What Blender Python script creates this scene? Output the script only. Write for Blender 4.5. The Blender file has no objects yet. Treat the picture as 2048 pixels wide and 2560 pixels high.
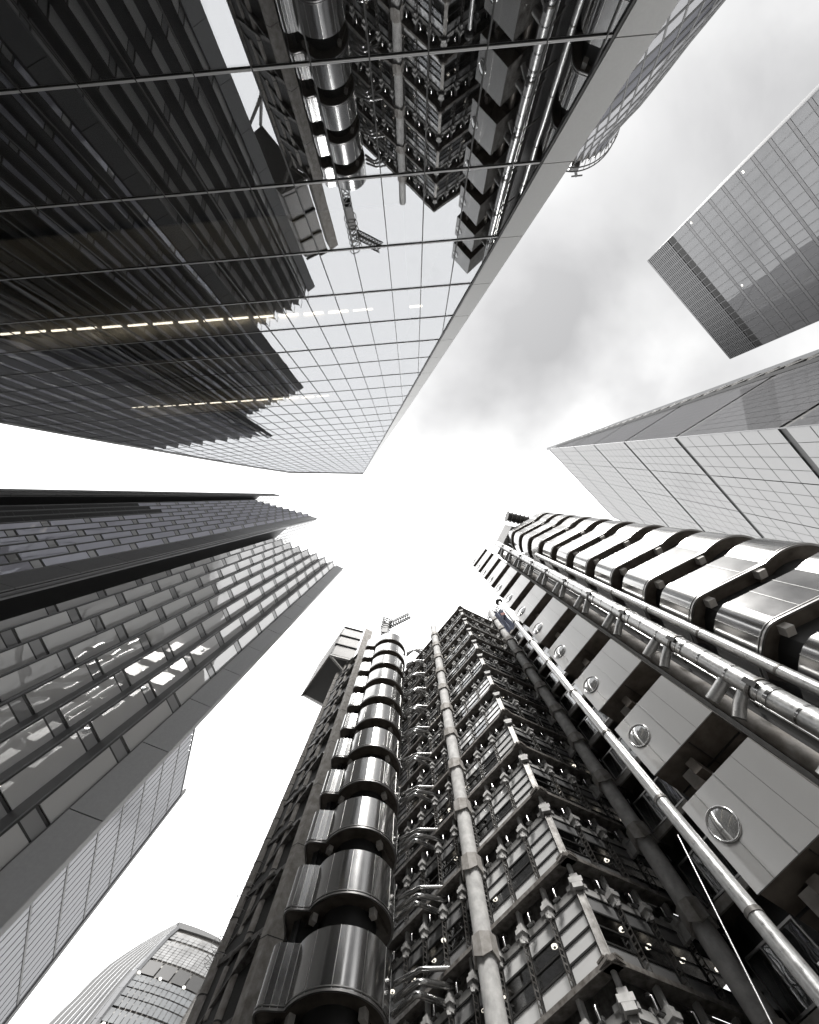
import bpy, math, random
from mathutils import Vector, Matrix
random.seed(7)
R = math.radians
scene = bpy.context.scene
col = scene.collection

# ------------------------------------------------------------------ camera
# wide lens pointing almost straight up (8.8 degrees off the zenith), slightly shifted
FOC = 840.0; PPX, PPY = 1031.0, 1370.0; DZ = 130.0           # in pixels of a 2048 x 2560 frame
TAU = math.atan(DZ / FOC); CT, ST = math.cos(TAU), math.sin(TAU)
AX_R = Vector((1, 0, 0)); AX_D = Vector((0, CT, -ST)); AX_A = Vector((0, ST, CT))
GZ = -1.6                                                    # ground level, the lens is at z = 0
cam = bpy.data.cameras.new('camera'); co = bpy.data.objects.new('camera', cam); col.objects.link(co)
up = -AX_D
co.matrix_world = Matrix(((AX_R.x, up.x, -AX_A.x, 0), (AX_R.y, up.y, -AX_A.y, 0), (AX_R.z, up.z, -AX_A.z, 0), (0, 0, 0, 1)))
cam.sensor_fit = 'HORIZONTAL'; cam.sensor_width = 36.0; cam.lens = 36.0 * FOC / 2048
cam.shift_x = -(PPX - 1024) / 2048; cam.shift_y = (PPY - 1280) / 2048
cam.clip_start = 0.05; cam.clip_end = 5000
scene.camera = co

# ------------------------------------------------------------------ sky, sun, exposure
world = bpy.data.worlds.new('World'); scene.world = world; world.use_nodes = True
wn, wl = world.node_tree.nodes, world.node_tree.links
wn.clear()
SUN_EL, SUN_AZ = R(49), R(183)
def N(nodes, t, **kw):
    n = nodes.new(t)
    for k, v in kw.items(): setattr(n, k, v)
    return n
sky = N(wn, 'ShaderNodeTexSky', sky_type='NISHITA', sun_disc=False)
sky.sun_elevation = SUN_EL; sky.sun_rotation = SUN_AZ; sky.dust_density = 4.0
skybw = N(wn, 'ShaderNodeRGBToBW'); wl.new(sky.outputs[0], skybw.inputs[0])
skyv = N(wn, 'ShaderNodeMath', operation='MULTIPLY'); wl.new(skybw.outputs[0], skyv.inputs[0]); skyv.inputs[1].default_value = 0.05
tc = N(wn, 'ShaderNodeTexCoord')
sep = N(wn, 'ShaderNodeSeparateXYZ'); wl.new(tc.outputs['Generated'], sep.inputs[0])
zc = N(wn, 'ShaderNodeMath', operation='MAXIMUM'); wl.new(sep.outputs[2], zc.inputs[0]); zc.inputs[1].default_value = 0.12
dx = N(wn, 'ShaderNodeMath', operation='DIVIDE'); wl.new(sep.outputs[0], dx.inputs[0]); wl.new(zc.outputs[0], dx.inputs[1])
dy = N(wn, 'ShaderNodeMath', operation='DIVIDE'); wl.new(sep.outputs[1], dy.inputs[0]); wl.new(zc.outputs[0], dy.inputs[1])
cxy = N(wn, 'ShaderNodeCombineXYZ'); wl.new(dx.outputs[0], cxy.inputs[0]); wl.new(dy.outputs[0], cxy.inputs[1])
nz = N(wn, 'ShaderNodeTexNoise'); nz.inputs['Scale'].default_value = 2.1; nz.inputs['Detail'].default_value = 7; nz.inputs['Roughness'].default_value = 0.52; nz.inputs['Distortion'].default_value = 0.3
mp = N(wn, 'ShaderNodeMapping'); wl.new(cxy.outputs[0], mp.inputs[0]); mp.inputs['Location'].default_value = (3.1, 1.7, 0); wl.new(mp.outputs[0], nz.inputs['Vector'])
nw = N(wn, 'ShaderNodeTexNoise'); nw.inputs['Scale'].default_value = 2.6; nw.inputs['Detail'].default_value = 4; nw.inputs['Roughness'].default_value = 0.48; wl.new(cxy.outputs[0], nw.inputs['Vector'])
nsub = N(wn, 'ShaderNodeVectorMath', operation='SUBTRACT'); wl.new(nw.outputs['Color'], nsub.inputs[0]); nsub.inputs[1].default_value = (0.5, 0.5, 0.5)
nscl = N(wn, 'ShaderNodeVectorMath', operation='MULTIPLY'); wl.new(nsub.outputs[0], nscl.inputs[0]); nscl.inputs[1].default_value = (0.65, 0.65, 0.0)
wxy = N(wn, 'ShaderNodeVectorMath', operation='ADD'); wl.new(cxy.outputs[0], wxy.inputs[0]); wl.new(nscl.outputs[0], wxy.inputs[1])
def cloud(cx, cy, rad, amt):
    d = N(wn, 'ShaderNodeVectorMath', operation='DISTANCE'); wl.new(wxy.outputs[0], d.inputs[0]); d.inputs[1].default_value = (cx, cy, 0)
    m = N(wn, 'ShaderNodeMapRange', interpolation_type='SMOOTHERSTEP'); wl.new(d.outputs['Value'], m.inputs[0])
    m.inputs[1].default_value = 0; m.inputs[2].default_value = rad; m.inputs[3].default_value = amt; m.inputs[4].default_value = 0
    return m.outputs[0]
def wadd(a, b):
    m = N(wn, 'ShaderNodeMath', operation='ADD'); wl.new(a, m.inputs[0]); wl.new(b, m.inputs[1]); return m.outputs[0]
hf = N(wn, 'ShaderNodeMath', operation='MULTIPLY'); wl.new(nz.outputs['Fac'], hf.inputs[0]); hf.inputs[1].default_value = 0.6
dens = hf.outputs[0]
for c in ((0.22, -0.52, 0.62, 0.40), (0.42, -0.32, 0.45, 0.26), (0.70, -1.05, 1.0, 0.36), (0.75, -0.5, 0.6, 0.16), (1.25, -0.8, 0.8, 0.25)):
    dens = wadd(dens, cloud(*c))
ramp = N(wn, 'ShaderNodeValToRGB'); wl.new(dens, ramp.inputs[0])
e = ramp.color_ramp.elements
e[0].position = 0.36; e[0].color = (0.80, 0.80, 0.80, 1)
e[1].position = 0.95; e[1].color = (0.130, 0.130, 0.132, 1)
k = e.new(0.62); k.color = (0.215, 0.215, 0.216, 1)
k = e.new(0.47); k.color = (0.262, 0.262, 0.262, 1)
mixw = N(wn, 'ShaderNodeMix', data_type='RGBA'); mixw.inputs[0].default_value = 0.92
wl.new(skyv.outputs[0], mixw.inputs[6]); wl.new(ramp.outputs[0], mixw.inputs[7])
bg = N(wn, 'ShaderNodeBackground'); bg.inputs[1].default_value = 1.0; wl.new(mixw.outputs[2], bg.inputs[0])
wo = N(wn, 'ShaderNodeOutputWorld'); wl.new(bg.outputs[0], wo.inputs[0])
sun = bpy.data.lights.new('sun', 'SUN'); sun.energy = 1.5; sun.angle = R(17); sun.color = (1, 0.98, 0.95)
so = bpy.data.objects.new('sun', sun); col.objects.link(so)
sd = Vector((math.sin(SUN_AZ) * math.cos(SUN_EL), math.cos(SUN_AZ) * math.cos(SUN_EL), math.sin(SUN_EL)))
so.rotation_euler = sd.to_track_quat('Z', 'Y').to_euler()
vs = scene.view_settings; vs.view_transform = 'Standard'; vs.look = 'None'; vs.exposure = 2.05; vs.gamma = 1.0; vs.use_curve_mapping = False
scene.cycles.max_bounces = 6; scene.cycles.glossy_bounces = 4; scene.cycles.diffuse_bounces = 3; scene.cycles.transparent_max_bounces = 6

# ------------------------------------------------------------------ helpers
def ray(x, y): return AX_R * ((x - PPX) / FOC) + AX_D * ((y - PPY) / FOC) + AX_A
def P(x, y, H):
    v = ray(x, y); return v * (H / v.z)

def mat(name, base, rough=0.5, metal=0.0, noise=0.0, nscale=3.0, bump=0.0, stretch=(1, 1, 1), spec=0.5, tint2=None, rvar=0.0):
    m = bpy.data.materials.new(name); m.use_nodes = True
    nt = m.node_tree; b = nt.nodes['Principled BSDF']
    c = base if isinstance(base, tuple) else (base, base, base)
    b.inputs['Base Color'].default_value = (*c, 1); b.inputs['Roughness'].default_value = rough; b.inputs['Metallic'].default_value = metal
    b.inputs['Specular IOR Level'].default_value = spec
    if noise or bump or rvar:
        t = N(nt.nodes, 'ShaderNodeTexCoord'); mpp = N(nt.nodes, 'ShaderNodeMapping'); mpp.inputs['Scale'].default_value = stretch
        g = N(nt.nodes, 'ShaderNodeNewGeometry'); nt.links.new(g.outputs['Position'], mpp.inputs[0])
        tn = N(nt.nodes, 'ShaderNodeTexNoise'); tn.inputs['Scale'].default_value = nscale; tn.inputs['Detail'].default_value = 6; tn.inputs['Roughness'].default_value = 0.6
        nt.links.new(mpp.outputs[0], tn.inputs['Vector'])
        if noise:
            rp = N(nt.nodes, 'ShaderNodeValToRGB'); nt.links.new(tn.outputs['Fac'], rp.inputs[0])
            c2 = tint2 or tuple(max(0, v * (1 - noise)) for v in c); c1 = tuple(min(1, v * (1 + noise * 0.6)) for v in c)
            rp.color_ramp.elements[0].position = 0.3; rp.color_ramp.elements[0].color = (*c2, 1)
            rp.color_ramp.elements[1].position = 0.7; rp.color_ramp.elements[1].color = (*c1, 1)
            nt.links.new(rp.outputs[0], b.inputs['Base Color'])
        if rvar:
            mr = N(nt.nodes, 'ShaderNodeMapRange'); nt.links.new(tn.outputs['Fac'], mr.inputs[0])
            mr.inputs[1].default_value = 0.3; mr.inputs[2].default_value = 0.7; mr.inputs[3].default_value = max(0.02, rough - rvar); mr.inputs[4].default_value = rough + rvar
            nt.links.new(mr.outputs[0], b.inputs['Roughness'])
        if bump:
            bp = N(nt.nodes, 'ShaderNodeBump'); bp.inputs['Strength'].default_value = bump; bp.inputs['Distance'].default_value = 0.02
            nt.links.new(tn.outputs['Fac'], bp.inputs['Height']); nt.links.new(bp.outputs[0], b.inputs['Normal'])
    return m

def glass(name, tint=0.85, refl=0.7, through=None, graze=0.96, rough=0.0, wave=0.0, wscale=0.6, body=None):
    """glazing: mirror coat over a see-through (or solid tinted) pane"""
    m = bpy.data.materials.new(name); m.use_nodes = True
    nt = m.node_tree; nt.nodes.clear()
    out = N(nt.nodes, 'ShaderNodeOutputMaterial'); mix = N(nt.nodes, 'ShaderNodeMixShader')
    gl = N(nt.nodes, 'ShaderNodeBsdfGlossy'); t3 = tint if isinstance(tint, tuple) else (tint, tint, tint)
    gl.inputs['Color'].default_value = (*t3, 1); gl.inputs['Roughness'].default_value = rough
    if through is not None:
        bd = N(nt.nodes, 'ShaderNodeBsdfTransparent'); bd.inputs['Color'].default_value = (through, through, through, 1)
        if body is not None:
            df = N(nt.nodes, 'ShaderNodeBsdfDiffuse'); df.inputs['Color'].default_value = (*body[0], 1)
            m2 = N(nt.nodes, 'ShaderNodeMixShader'); m2.inputs[0].default_value = body[1]
            nt.links.new(bd.outputs[0], m2.inputs[1]); nt.links.new(df.outputs[0], m2.inputs[2]); bd = m2
    else:
        bd = N(nt.nodes, 'ShaderNodeBsdfDiffuse'); bd.inputs['Color'].default_value = (*body[0], 1)
    lw = N(nt.nodes, 'ShaderNodeLayerWeight'); lw.inputs['Blend'].default_value = 0.5
    pw = N(nt.nodes, 'ShaderNodeMath', operation='POWER'); nt.links.new(lw.outputs['Facing'], pw.inputs[0]); pw.inputs[1].default_value = 4.0
    mr = N(nt.nodes, 'ShaderNodeMapRange'); nt.links.new(pw.outputs[0], mr.inputs[0]); mr.inputs[3].default_value = refl; mr.inputs[4].default_value = graze
    nt.links.new(mr.outputs[0], mix.inputs[0]); nt.links.new(bd.outputs[0], mix.inputs[1]); nt.links.new(gl.outputs[0], mix.inputs[2])
    if wave:
        g = N(nt.nodes, 'ShaderNodeNewGeometry'); tn = N(nt.nodes, 'ShaderNodeTexNoise'); tn.inputs['Scale'].default_value = wscale; tn.inputs['Detail'].default_value = 1.5
        nt.links.new(g.outputs['Position'], tn.inputs['Vector'])
        bp = N(nt.nodes, 'ShaderNodeBump'); bp.inputs['Strength'].default_value = 1.0; bp.inputs['Distance'].default_value = wave
        nt.links.new(tn.outputs['Fac'], bp.inputs['Height']); nt.links.new(bp.outputs[0], gl.inputs['Normal'])
    nt.links.new(mix.outputs[0], out.inputs[0])
    return m

def emit(name, c, s):
    m = bpy.data.materials.new(name); m.use_nodes = True; b = m.node_tree.nodes['Principled BSDF']
    b.inputs['Base Color'].default_value = (0.8, 0.8, 0.8, 1); b.inputs['Emission Color'].default_value = (*c, 1); b.inputs['Emission Strength'].default_value = s
    return m

M = dict(
    steel=mat('stainless_steel', (0.37, 0.367, 0.362), 0.17, 0.94, noise=0.06, nscale=0.5, rvar=0.03),
    steel_flat=mat('satin_steel', (0.39, 0.387, 0.382), 0.30, 0.7, noise=0.05, nscale=0.35),
    steel_seam=mat('steel_seam', (0.42, 0.42, 0.41), 0.3, 1.0),
    galv=mat('galvanised_pipe', (0.42, 0.42, 0.415), 0.34, 0.75, noise=0.16, nscale=9.0, rvar=0.08),
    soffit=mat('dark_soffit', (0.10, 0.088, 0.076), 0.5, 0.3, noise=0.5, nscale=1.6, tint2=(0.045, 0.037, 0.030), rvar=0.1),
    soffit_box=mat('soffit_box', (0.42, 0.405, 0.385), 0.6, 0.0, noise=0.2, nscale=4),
    rim=mat('pod_rim', (0.30, 0.295, 0.29), 0.35, 0.9),
    concrete=mat('concrete', (0.42, 0.415, 0.405), 0.75, 0, noise=0.28, nscale=2.2, bump=0.15),
    concrete_dk=mat('weathered_concrete', (0.28, 0.27, 0.257), 0.75, 0, noise=0.4, nscale=1.7, tint2=(0.16, 0.145, 0.128), bump=0.15),
    iron=mat('black_steel', (0.024, 0.0235, 0.023), 0.5, 0.0, noise=0.3, nscale=5),
    iron2=mat('dark_steel', (0.14, 0.136, 0.13), 0.45, 0.4, noise=0.4, nscale=3, tint2=(0.03, 0.025, 0.02)),
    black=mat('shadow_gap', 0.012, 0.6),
    ledge=mat('ledge_steel', (0.20, 0.19, 0.178), 0.5, 0.2, noise=0.45, nscale=3, tint2=(0.06, 0.05, 0.042)),
    corrug=mat('ribbed_cladding', (0.24, 0.235, 0.23), 0.5, 0.3, noise=0.15, nscale=3),
    band=mat('grey_panel', (0.37, 0.372, 0.374), 0.5, 0.2, noise=0.06, nscale=8),
    band_dk=mat('graphite_panel', (0.26, 0.261, 0.264), 0.5, 0.2, noise=0.08, nscale=8),
    fin=mat('dark_fin', (0.15, 0.15, 0.153), 0.45, 0.4),
    fin_lt=mat('grey_fin', (0.13, 0.131, 0.134), 0.45, 0.4),
    trim=mat('pale_metal_trim', (0.36, 0.36, 0.355), 0.5, 0.2, noise=0.04, nscale=12),
    transom=mat('transom_metal', (0.45, 0.45, 0.45), 0.5, 0.2),
    lamp=emit('lamp_warm', (1.0, 0.93, 0.80), 0.8),
    lamp_hot=emit('lamp_strip', (1.0, 0.90, 0.72), 1.7),
    spot=emit('spot_lamp', (1.0, 0.95, 0.85), 0.8),
    ceiling=mat('interior_ceiling', (0.45, 0.42, 0.36), 0.8),
    interior=mat('dim_interior', (0.16, 0.158, 0.155), 0.8),
    mirror=glass('mirror_glazing', (0.94, 0.955, 0.98), 0.215, through=0.55, graze=0.27, wave=0.003, wscale=0.35),
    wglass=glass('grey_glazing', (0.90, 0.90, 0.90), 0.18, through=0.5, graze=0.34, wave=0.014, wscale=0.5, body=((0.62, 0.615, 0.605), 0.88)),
    wglass_b=glass('bluish_glazing', (0.84, 0.85, 0.92), 0.13, through=0.4, graze=0.22, wave=0.010, wscale=0.5, body=((0.46, 0.46, 0.52), 0.85)),
    wspan=glass('spandrel_glazing', (0.8, 0.8, 0.8), 0.10, body=((0.30, 0.30, 0.30), 1), graze=0.25),
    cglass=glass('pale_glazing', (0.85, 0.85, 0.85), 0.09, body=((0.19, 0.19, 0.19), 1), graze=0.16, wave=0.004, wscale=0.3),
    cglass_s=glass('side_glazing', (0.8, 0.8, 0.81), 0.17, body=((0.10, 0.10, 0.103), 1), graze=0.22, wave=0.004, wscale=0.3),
    tglass=glass('tower_glazing', (0.8, 0.81, 0.82), 0.09, body=((0.13, 0.13, 0.134), 1), graze=0.16, wave=0.02, wscale=0.2),
    gglass=glass('diamond_glazing_light', (0.8, 0.8, 0.82), 0.11, body=((0.15, 0.15, 0.155), 1), graze=0.22),
    gglass_d=glass('diamond_glazing_dark', (0.6, 0.61, 0.65), 0.06, body=((0.05, 0.05, 0.056), 1), graze=0.12),
    lpale=glass('frosted_pane', (0.85, 0.85, 0.85), 0.24, body=((0.62, 0.62, 0.615), 1), graze=0.4, rough=0.10),
    lclear=glass('office_pane', (0.85, 0.86, 0.87), 0.14, through=0.8, graze=0.5, wave=0.008, wscale=0.8),
    lgrey=glass('grey_pane', (0.7, 0.7, 0.7), 0.14, body=((0.22, 0.22, 0.22), 1), graze=0.4, rough=0.08),
    bglass=glass('blue_grey_glazing', (0.80, 0.82, 0.84), 0.10, body=((0.17, 0.178, 0.186), 1), graze=0.2),
    navy=mat('navy_cloth', (0.015, 0.022, 0.05), 0.8), red=mat('red_cloth', (0.12, 0.03, 0.02), 0.8),
    port=glass('porthole_glass', (0.85, 0.85, 0.84), 0.62, body=((0.20, 0.20, 0.196), 1), graze=0.75),
    paving=mat('paving', (0.30, 0.295, 0.285), 0.8, 0, noise=0.3, nscale=0.8, bump=0.2),
    kerb=mat('kerb_stone', (0.27, 0.265, 0.26), 0.8, 0, noise=0.2, nscale=3),
    asphalt=mat('granite_setts', (0.24, 0.235, 0.228), 0.85, 0, noise=0.3, nscale=6, bump=0.3),
    far_glass=mat('far_glass', (0.11, 0.114, 0.118), 0.55, 0.0, noise=0.25, nscale=0.15, spec=0.25), far_pale=mat('far_pale_glass', (0.19, 0.19, 0.19), 0.55, 0.0, noise=0.35, nscale=0.2, spec=0.25),
    wglass_d=glass('shaded_glazing', (0.8, 0.81, 0.86), 0.04, body=((0.13, 0.13, 0.145), 1), graze=0.06),  # darkened copy of the saw-tooth block's glass, shade held in its colour
    matte_fins=mat('matte_fins', (0.12, 0.12, 0.12), 1.0, 0.0, noise=0.05, nscale=1, spec=0.0),
    fins_pale=mat('pale_fins', (0.15, 0.15, 0.15), 0.8, 0.0, noise=0.08, nscale=2, spec=0.1),
)

WM = {}
def link(o, parent=None, matrix=None):
    col.objects.link(o)
    if matrix is None: matrix = Matrix.Identity(4)
    if parent is not None:
        o.parent = parent; o.matrix_parent_inverse = WM[parent.name].inverted()
    o.matrix_basis = matrix
    WM[o.name] = matrix
    return o
def thing(name, label, cat, loc, group=None):
    o = bpy.data.objects.new(name, None); o.empty_display_size = 1.0
    link(o, None, Matrix.Translation(Vector(loc)))
    o['label'] = label; o['category'] = cat
    if group: o['group'] = group
    return o
def structure(o): o['kind'] = 'structure'; return o

_cubes = {}
def cube(m):
    if m not in _cubes:
        me = bpy.data.meshes.new('block'); v = [(x, y, z) for x in (-.5, .5) for y in (-.5, .5) for z in (-.5, .5)]
        me.from_pydata(v, [], [(0, 1, 3, 2), (4, 6, 7, 5), (0, 4, 5, 1), (2, 3, 7, 6), (0, 2, 6, 4), (1, 5, 7, 3)]); me.materials.append(M[m]); _cubes[m] = me
    return _cubes[m]
def basis(o, x, y, z):
    return Matrix(((x[0], y[0], z[0], o[0]), (x[1], y[1], z[1], o[1]), (x[2], y[2], z[2], o[2]), (0, 0, 0, 1)))
def piece(name, m, parent, c, x, y, z):
    """a box centred at c with full-size edge vectors x, y, z, sharing one mesh per material"""
    return link(bpy.data.objects.new(name, cube(m)), parent, basis(Vector(c), Vector(x), Vector(y), Vector(z)))
def inst(name, me, parent, matrix): return link(bpy.data.objects.new(name, me), parent, matrix)

class MB:
    def __init__(s): s.v = []; s.f = []; s.sm = []
    def quad(s, *p):
        b = len(s.v); s.v += [tuple(q) for q in p]; s.f.append(tuple(range(b, b + len(p)))); s.sm.append(False); return s
    def box(s, c, x, y, z):
        c, x, y, z = Vector(c), Vector(x) / 2, Vector(y) / 2, Vector(z) / 2
        b = len(s.v)
        for i in (-1, 1):
            for j in (-1, 1):
                for k in (-1, 1): s.v.append(tuple(c + x * i + y * j + z * k))
        s.f += [tuple(b + q for q in t) for t in ((0, 1, 3, 2), (4, 6, 7, 5), (0, 4, 5, 1), (2, 3, 7, 6), (0, 2, 6, 4), (1, 5, 7, 3))]; s.sm += [False] * 6
        return s
    def bx(s, x0, x1, y0, y1, z0, z1): return s.box(((x0 + x1) / 2, (y0 + y1) / 2, (z0 + z1) / 2), (x1 - x0, 0, 0), (0, y1 - y0, 0), (0, 0, z1 - z0))
    def bar(s, a, b, w, h=None, upv=(0, 0, 1)):
        a, b = Vector(a), Vector(b); d = b - a; n = d.normalized(); u = Vector(upv)
        if abs(n.dot(u)) > 0.98: u = Vector((1, 0, 0))
        x = n.cross(u).normalized(); y = x.cross(n)
        return s.box((a + b) / 2, d, x * w, y * (h or w))
    def tube(s, pts, r, n=12, caps=True, r2=None):
        pts = [Vector(p) for p in pts]; rings = []
        for i, p in enumerate(pts):
            a = pts[max(0, i - 1)]; b = pts[min(len(pts) - 1, i + 1)]; d = (b - a).normalized()
            u = Vector((0, 0, 1)) if abs(d.z) < 0.9 else Vector((1, 0, 0))
            x = d.cross(u).normalized(); y = d.cross(x)
            rr = r if r2 is None else r + (r2 - r) * i / (len(pts) - 1)
            b0 = len(s.v); rings.append(b0)
            for k in range(n):
                t = 2 * math.pi * k / n; s.v.append(tuple(p + (x * math.cos(t) + y * math.sin(t)) * rr))
        for i in range(len(rings) - 1):
            for k in range(n):
                k2 = (k + 1) % n; s.f.append((rings[i] + k, rings[i] + k2, rings[i + 1] + k2, rings[i + 1] + k)); s.sm.append(True)
        if caps:
            for ri, rev in ((rings[0], True), (rings[-1], False)):
                b0 = len(s.v); s.v += [s.v[ri + k] for k in range(n)]
                s.f.append(tuple(b0 + k for k in range(n))[::-1 if rev else 1]); s.sm.append(False)
        return s
    def prism(s, poly, z0, z1, smooth=False, caps=True):
        n = len(poly); b = len(s.v)
        s.v += [(p[0], p[1], z0) for p in poly] + [(p[0], p[1], z1) for p in poly]
        for k in range(n):
            k2 = (k + 1) % n; s.f.append((b + k, b + k2, b + n + k2, b + n + k)); s.sm.append(smooth)
        if caps:
            s.f.append(tuple(b + k for k in range(n))[::-1]); s.f.append(tuple(b + n + k for k in range(n))); s.sm += [False] * 2
        return s
    def strip(s, outer, inner, z0, z1, smooth=True):
        """a skin panel: polyline outer/inner extruded in z"""
        n = len(outer); b = len(s.v)
        for z in (z0, z1): s.v += [(p[0], p[1], z) for p in outer] + [(p[0], p[1], z) for p in inner]
        o0, i0, o1, i1 = b, b + n, b + 2 * n, b + 3 * n
        for k in range(n - 1):
            s.f += [(i0 + k + 1, i0 + k, i1 + k, i1 + k + 1), (o0 + k + 1, o0 + k, i0 + k, i0 + k + 1), (o1 + k, o1 + k + 1, i1 + k + 1, i1 + k)]
            s.sm += [False, False, False]
        d0 = len(s.v); s.v += [(p[0], p[1], z0) for p in outer] + [(p[0], p[1], z1) for p in outer]
        for k in range(n - 1): s.f.append((d0 + k, d0 + k + 1, d0 + n + k + 1, d0 + n + k)); s.sm.append(smooth)
        for k in (0, n - 1): s.f.append((o0 + k, o1 + k, i1 + k, i0 + k)); s.sm.append(False)
        return s
    def mesh(s, name, m):
        me = bpy.data.meshes.new(name); me.from_pydata(s.v, [], s.f); me.materials.append(M[m] if isinstance(m, str) else m)
        me.polygons.foreach_set('use_smooth', s.sm)
        import bmesh
        bm = bmesh.new(); bm.from_mesh(me); bmesh.ops.recalc_face_normals(bm, faces=bm.faces); bm.to_mesh(me); bm.free()
        return me
    def build(s, name, m, parent=None, matrix=None): return inst(name, s.mesh(name, m), parent, matrix)

def v3(p, z): return Vector((p[0], p[1], z))
def lerp(a, b, t): return a + (b - a) * t
def perp_out(u, p):
    """horizontal normal of direction u on the side of the camera as seen from point p"""
    n = Vector((u[1], -u[0], 0)); n.normalize()
    return n if n.dot(Vector((-p[0], -p[1], 0))) > 0 else -n
def offset(poly, d, closed=False):
    """offset a 2D polyline to its left by d"""
    out = []; n = len(poly)
    for i in range(n):
        a = poly[(i - 1) % n] if (closed or i > 0) else None; b = poly[(i + 1) % n] if (closed or i < n - 1) else None
        p = Vector(poly[i][:2]); ns = []
        for q0, q1 in ((a, p), (p, b)):
            if q0 is None or q1 is None: continue
            t = (Vector(q1[:2]) - Vector(q0[:2])).normalized(); ns.append(Vector((-t.y, t.x)))
        nn = sum(ns, Vector((0, 0))).normalized(); c = max(0.35, nn.dot(ns[0])); out.append(p + nn * (d / c))
    return out

# ------------------------------------------------------------------ ground
g = MB().quad((-1500, -1500, GZ), (1500, -1500, GZ), (1500, 1500, GZ), (-1500, 1500, GZ)).build('ground', 'asphalt'); structure(g)
pv = MB()
pv.prism([(-9.5, -11), (10, -12.5), (7.2, 9.2), (7.5, 17.5), (-6, 21), (-10.5, 11)], GZ - 0.05, GZ + 0.12)
structure(pv.build('pavement', 'paving'))
for i in range(-3, 4):
    for j in range(-5, 8):
        piece('paving_slab', 'kerb' if (i + j) % 3 == 0 else 'paving', bpy.data.objects['pavement'], (i * 1.0, j * 1.4 + 1, GZ + 0.125), (0.985, 0, 0), (0, 1.385, 0), (0, 0, 0.03))

# ------------------------------------------------------------------ leaning mirror-glass tower (upper left)
TH, AL, DD = 0.077, -0.055, 14.8
S_N = Vector((math.sin(TH) * math.cos(AL), math.cos(TH) * math.cos(AL), math.sin(AL)))
S_U = Vector((math.cos(TH), -math.sin(TH), 0)); S_W = S_U.cross(S_N); S_W = S_W if S_W.z > 0 else -S_W
def s_uw(x, y, back=0.0):
    v = ray(x, y); p = v * (-(DD + back) / v.dot(S_N)); return p.dot(S_U), p.dot(S_W)
def SP(u, w, off=0.0): return S_U * u + S_W * w + S_N * (off - DD)
W_BOT = -2.4 + 0.02
def line_at(a, b, w): t = (w - a[1]) / (b[1] - a[1]); return a[0] + (b[0] - a[0]) * t
in0, in1 = s_uw(1585, 0), s_uw(1024, 981); apex = s_uw(908, 1184)
out0, out1 = s_uw(1694.8, 0), s_uw(1024, 1014)
inner_u = lambda w: line_at(in0, in1, w) if w < in1[1] else line_at(in1, apex, w)
outer_u = lambda w: line_at(out0, out1, w) if w < out1[1] else line_at(out1, (apex[0] + 0.25, apex[1]), w)
left = [s_uw(*p) for p in ((721, 1181), (635, 1168), (499, 1145), (297, 1109), (0, 1054))]
lx = left[-1]
outline = [(inner_u(W_BOT), W_BOT), in1, apex] + left + [(lx[0] - 3.2, lx[1] - 15), (lx[0] - 7, W_BOT)]
def clip(poly, conv):
    def area(p): return sum(p[i][0] * p[(i + 1) % len(p)][1] - p[(i + 1) % len(p)][0] * p[i][1] for i in range(len(p)))
    if area(conv) < 0: conv = conv[::-1]
    for i in range(len(conv)):
        a, b = conv[i], conv[(i + 1) % len(conv)]; res = []
        side = lambda p: (b[0] - a[0]) * (p[1] - a[1]) - (b[1] - a[1]) * (p[0] - a[0])
        for j in range(len(poly)):
            p, q = poly[j], poly[(j + 1) % len(poly)]; sp, sq = side(p), side(q)
            if sp >= 0: res.append(p)
            if sp * sq < 0: t = sp / (sp - sq); res.append((p[0] + (q[0] - p[0]) * t, p[1] + (q[1] - p[1]) * t))
        poly = res
        if len(poly) < 3: return []
    return poly
def pane_on(mb, poly, tilt=0.0, t=0.03, off=0.0):
    cu = sum(p[0] for p in poly) / len(poly); cw = sum(p[1] for p in poly) / len(poly)
    a, b = random.gauss(0, tilt), random.gauss(0, tilt); n = len(poly); k = len(mb.v)
    for dd in (0, -t): mb.v += [tuple(SP(p[0], p[1], off + dd + a * (p[0] - cu) + b * (p[1] - cw))) for p in poly]
    mb.f += [tuple(range(k, k + n)), tuple(range(k + n, k + 2 * n))[::-1]]; mb.sm += [False, False]
    for i in range(n): j = (i + 1) % n; mb.f.append((k + i, k + n + i, k + n + j, k + j)); mb.sm.append(False)
    return mb
scal = thing('glass_tower', 'leaning mirror-glass tower reflecting the steel towers, filling the upper left', 'tower', SP(-15, W_BOT))
rows = [s_uw(630, y)[1] for y in (171, 469, 644, 755, 831, 887.5, 929, 966, 996)]
rows = [rows[0] - 3.75 * i for i in range(4, 0, -1)] + rows
while rows[-1] < apex[1] + 3: rows.append(rows[-1] + 3.3)
u0, du = s_uw(1062 / 1.6846, 288 / 1.6846)[0], 1.915
cols = [u0 + du * i for i in range(-30, 10)]
cells = []
for i in range(len(rows) - 1):
    for j in range(len(cols) - 1):
        q = clip([(cols[j], rows[i]), (cols[j + 1], rows[i]), (cols[j + 1], rows[i + 1]), (cols[j], rows[i + 1])], outline)
        if len(q) >= 3: cells.append((i, q))
vis = [c for c in cells if c[0] >= 3]
for i, q in vis[:300]: pane_on(MB(), q, 0.0011).build('pane', 'mirror', scal)
rest = MB()
for i, q in vis[300:]: pane_on(rest, q, 0.0006)
for i, q in cells:
    if i < 3: pane_on(rest, q, 0.0006)
rest.build('upper_glazing', 'mirror', scal)['kind'] = 'stuff'
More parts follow.
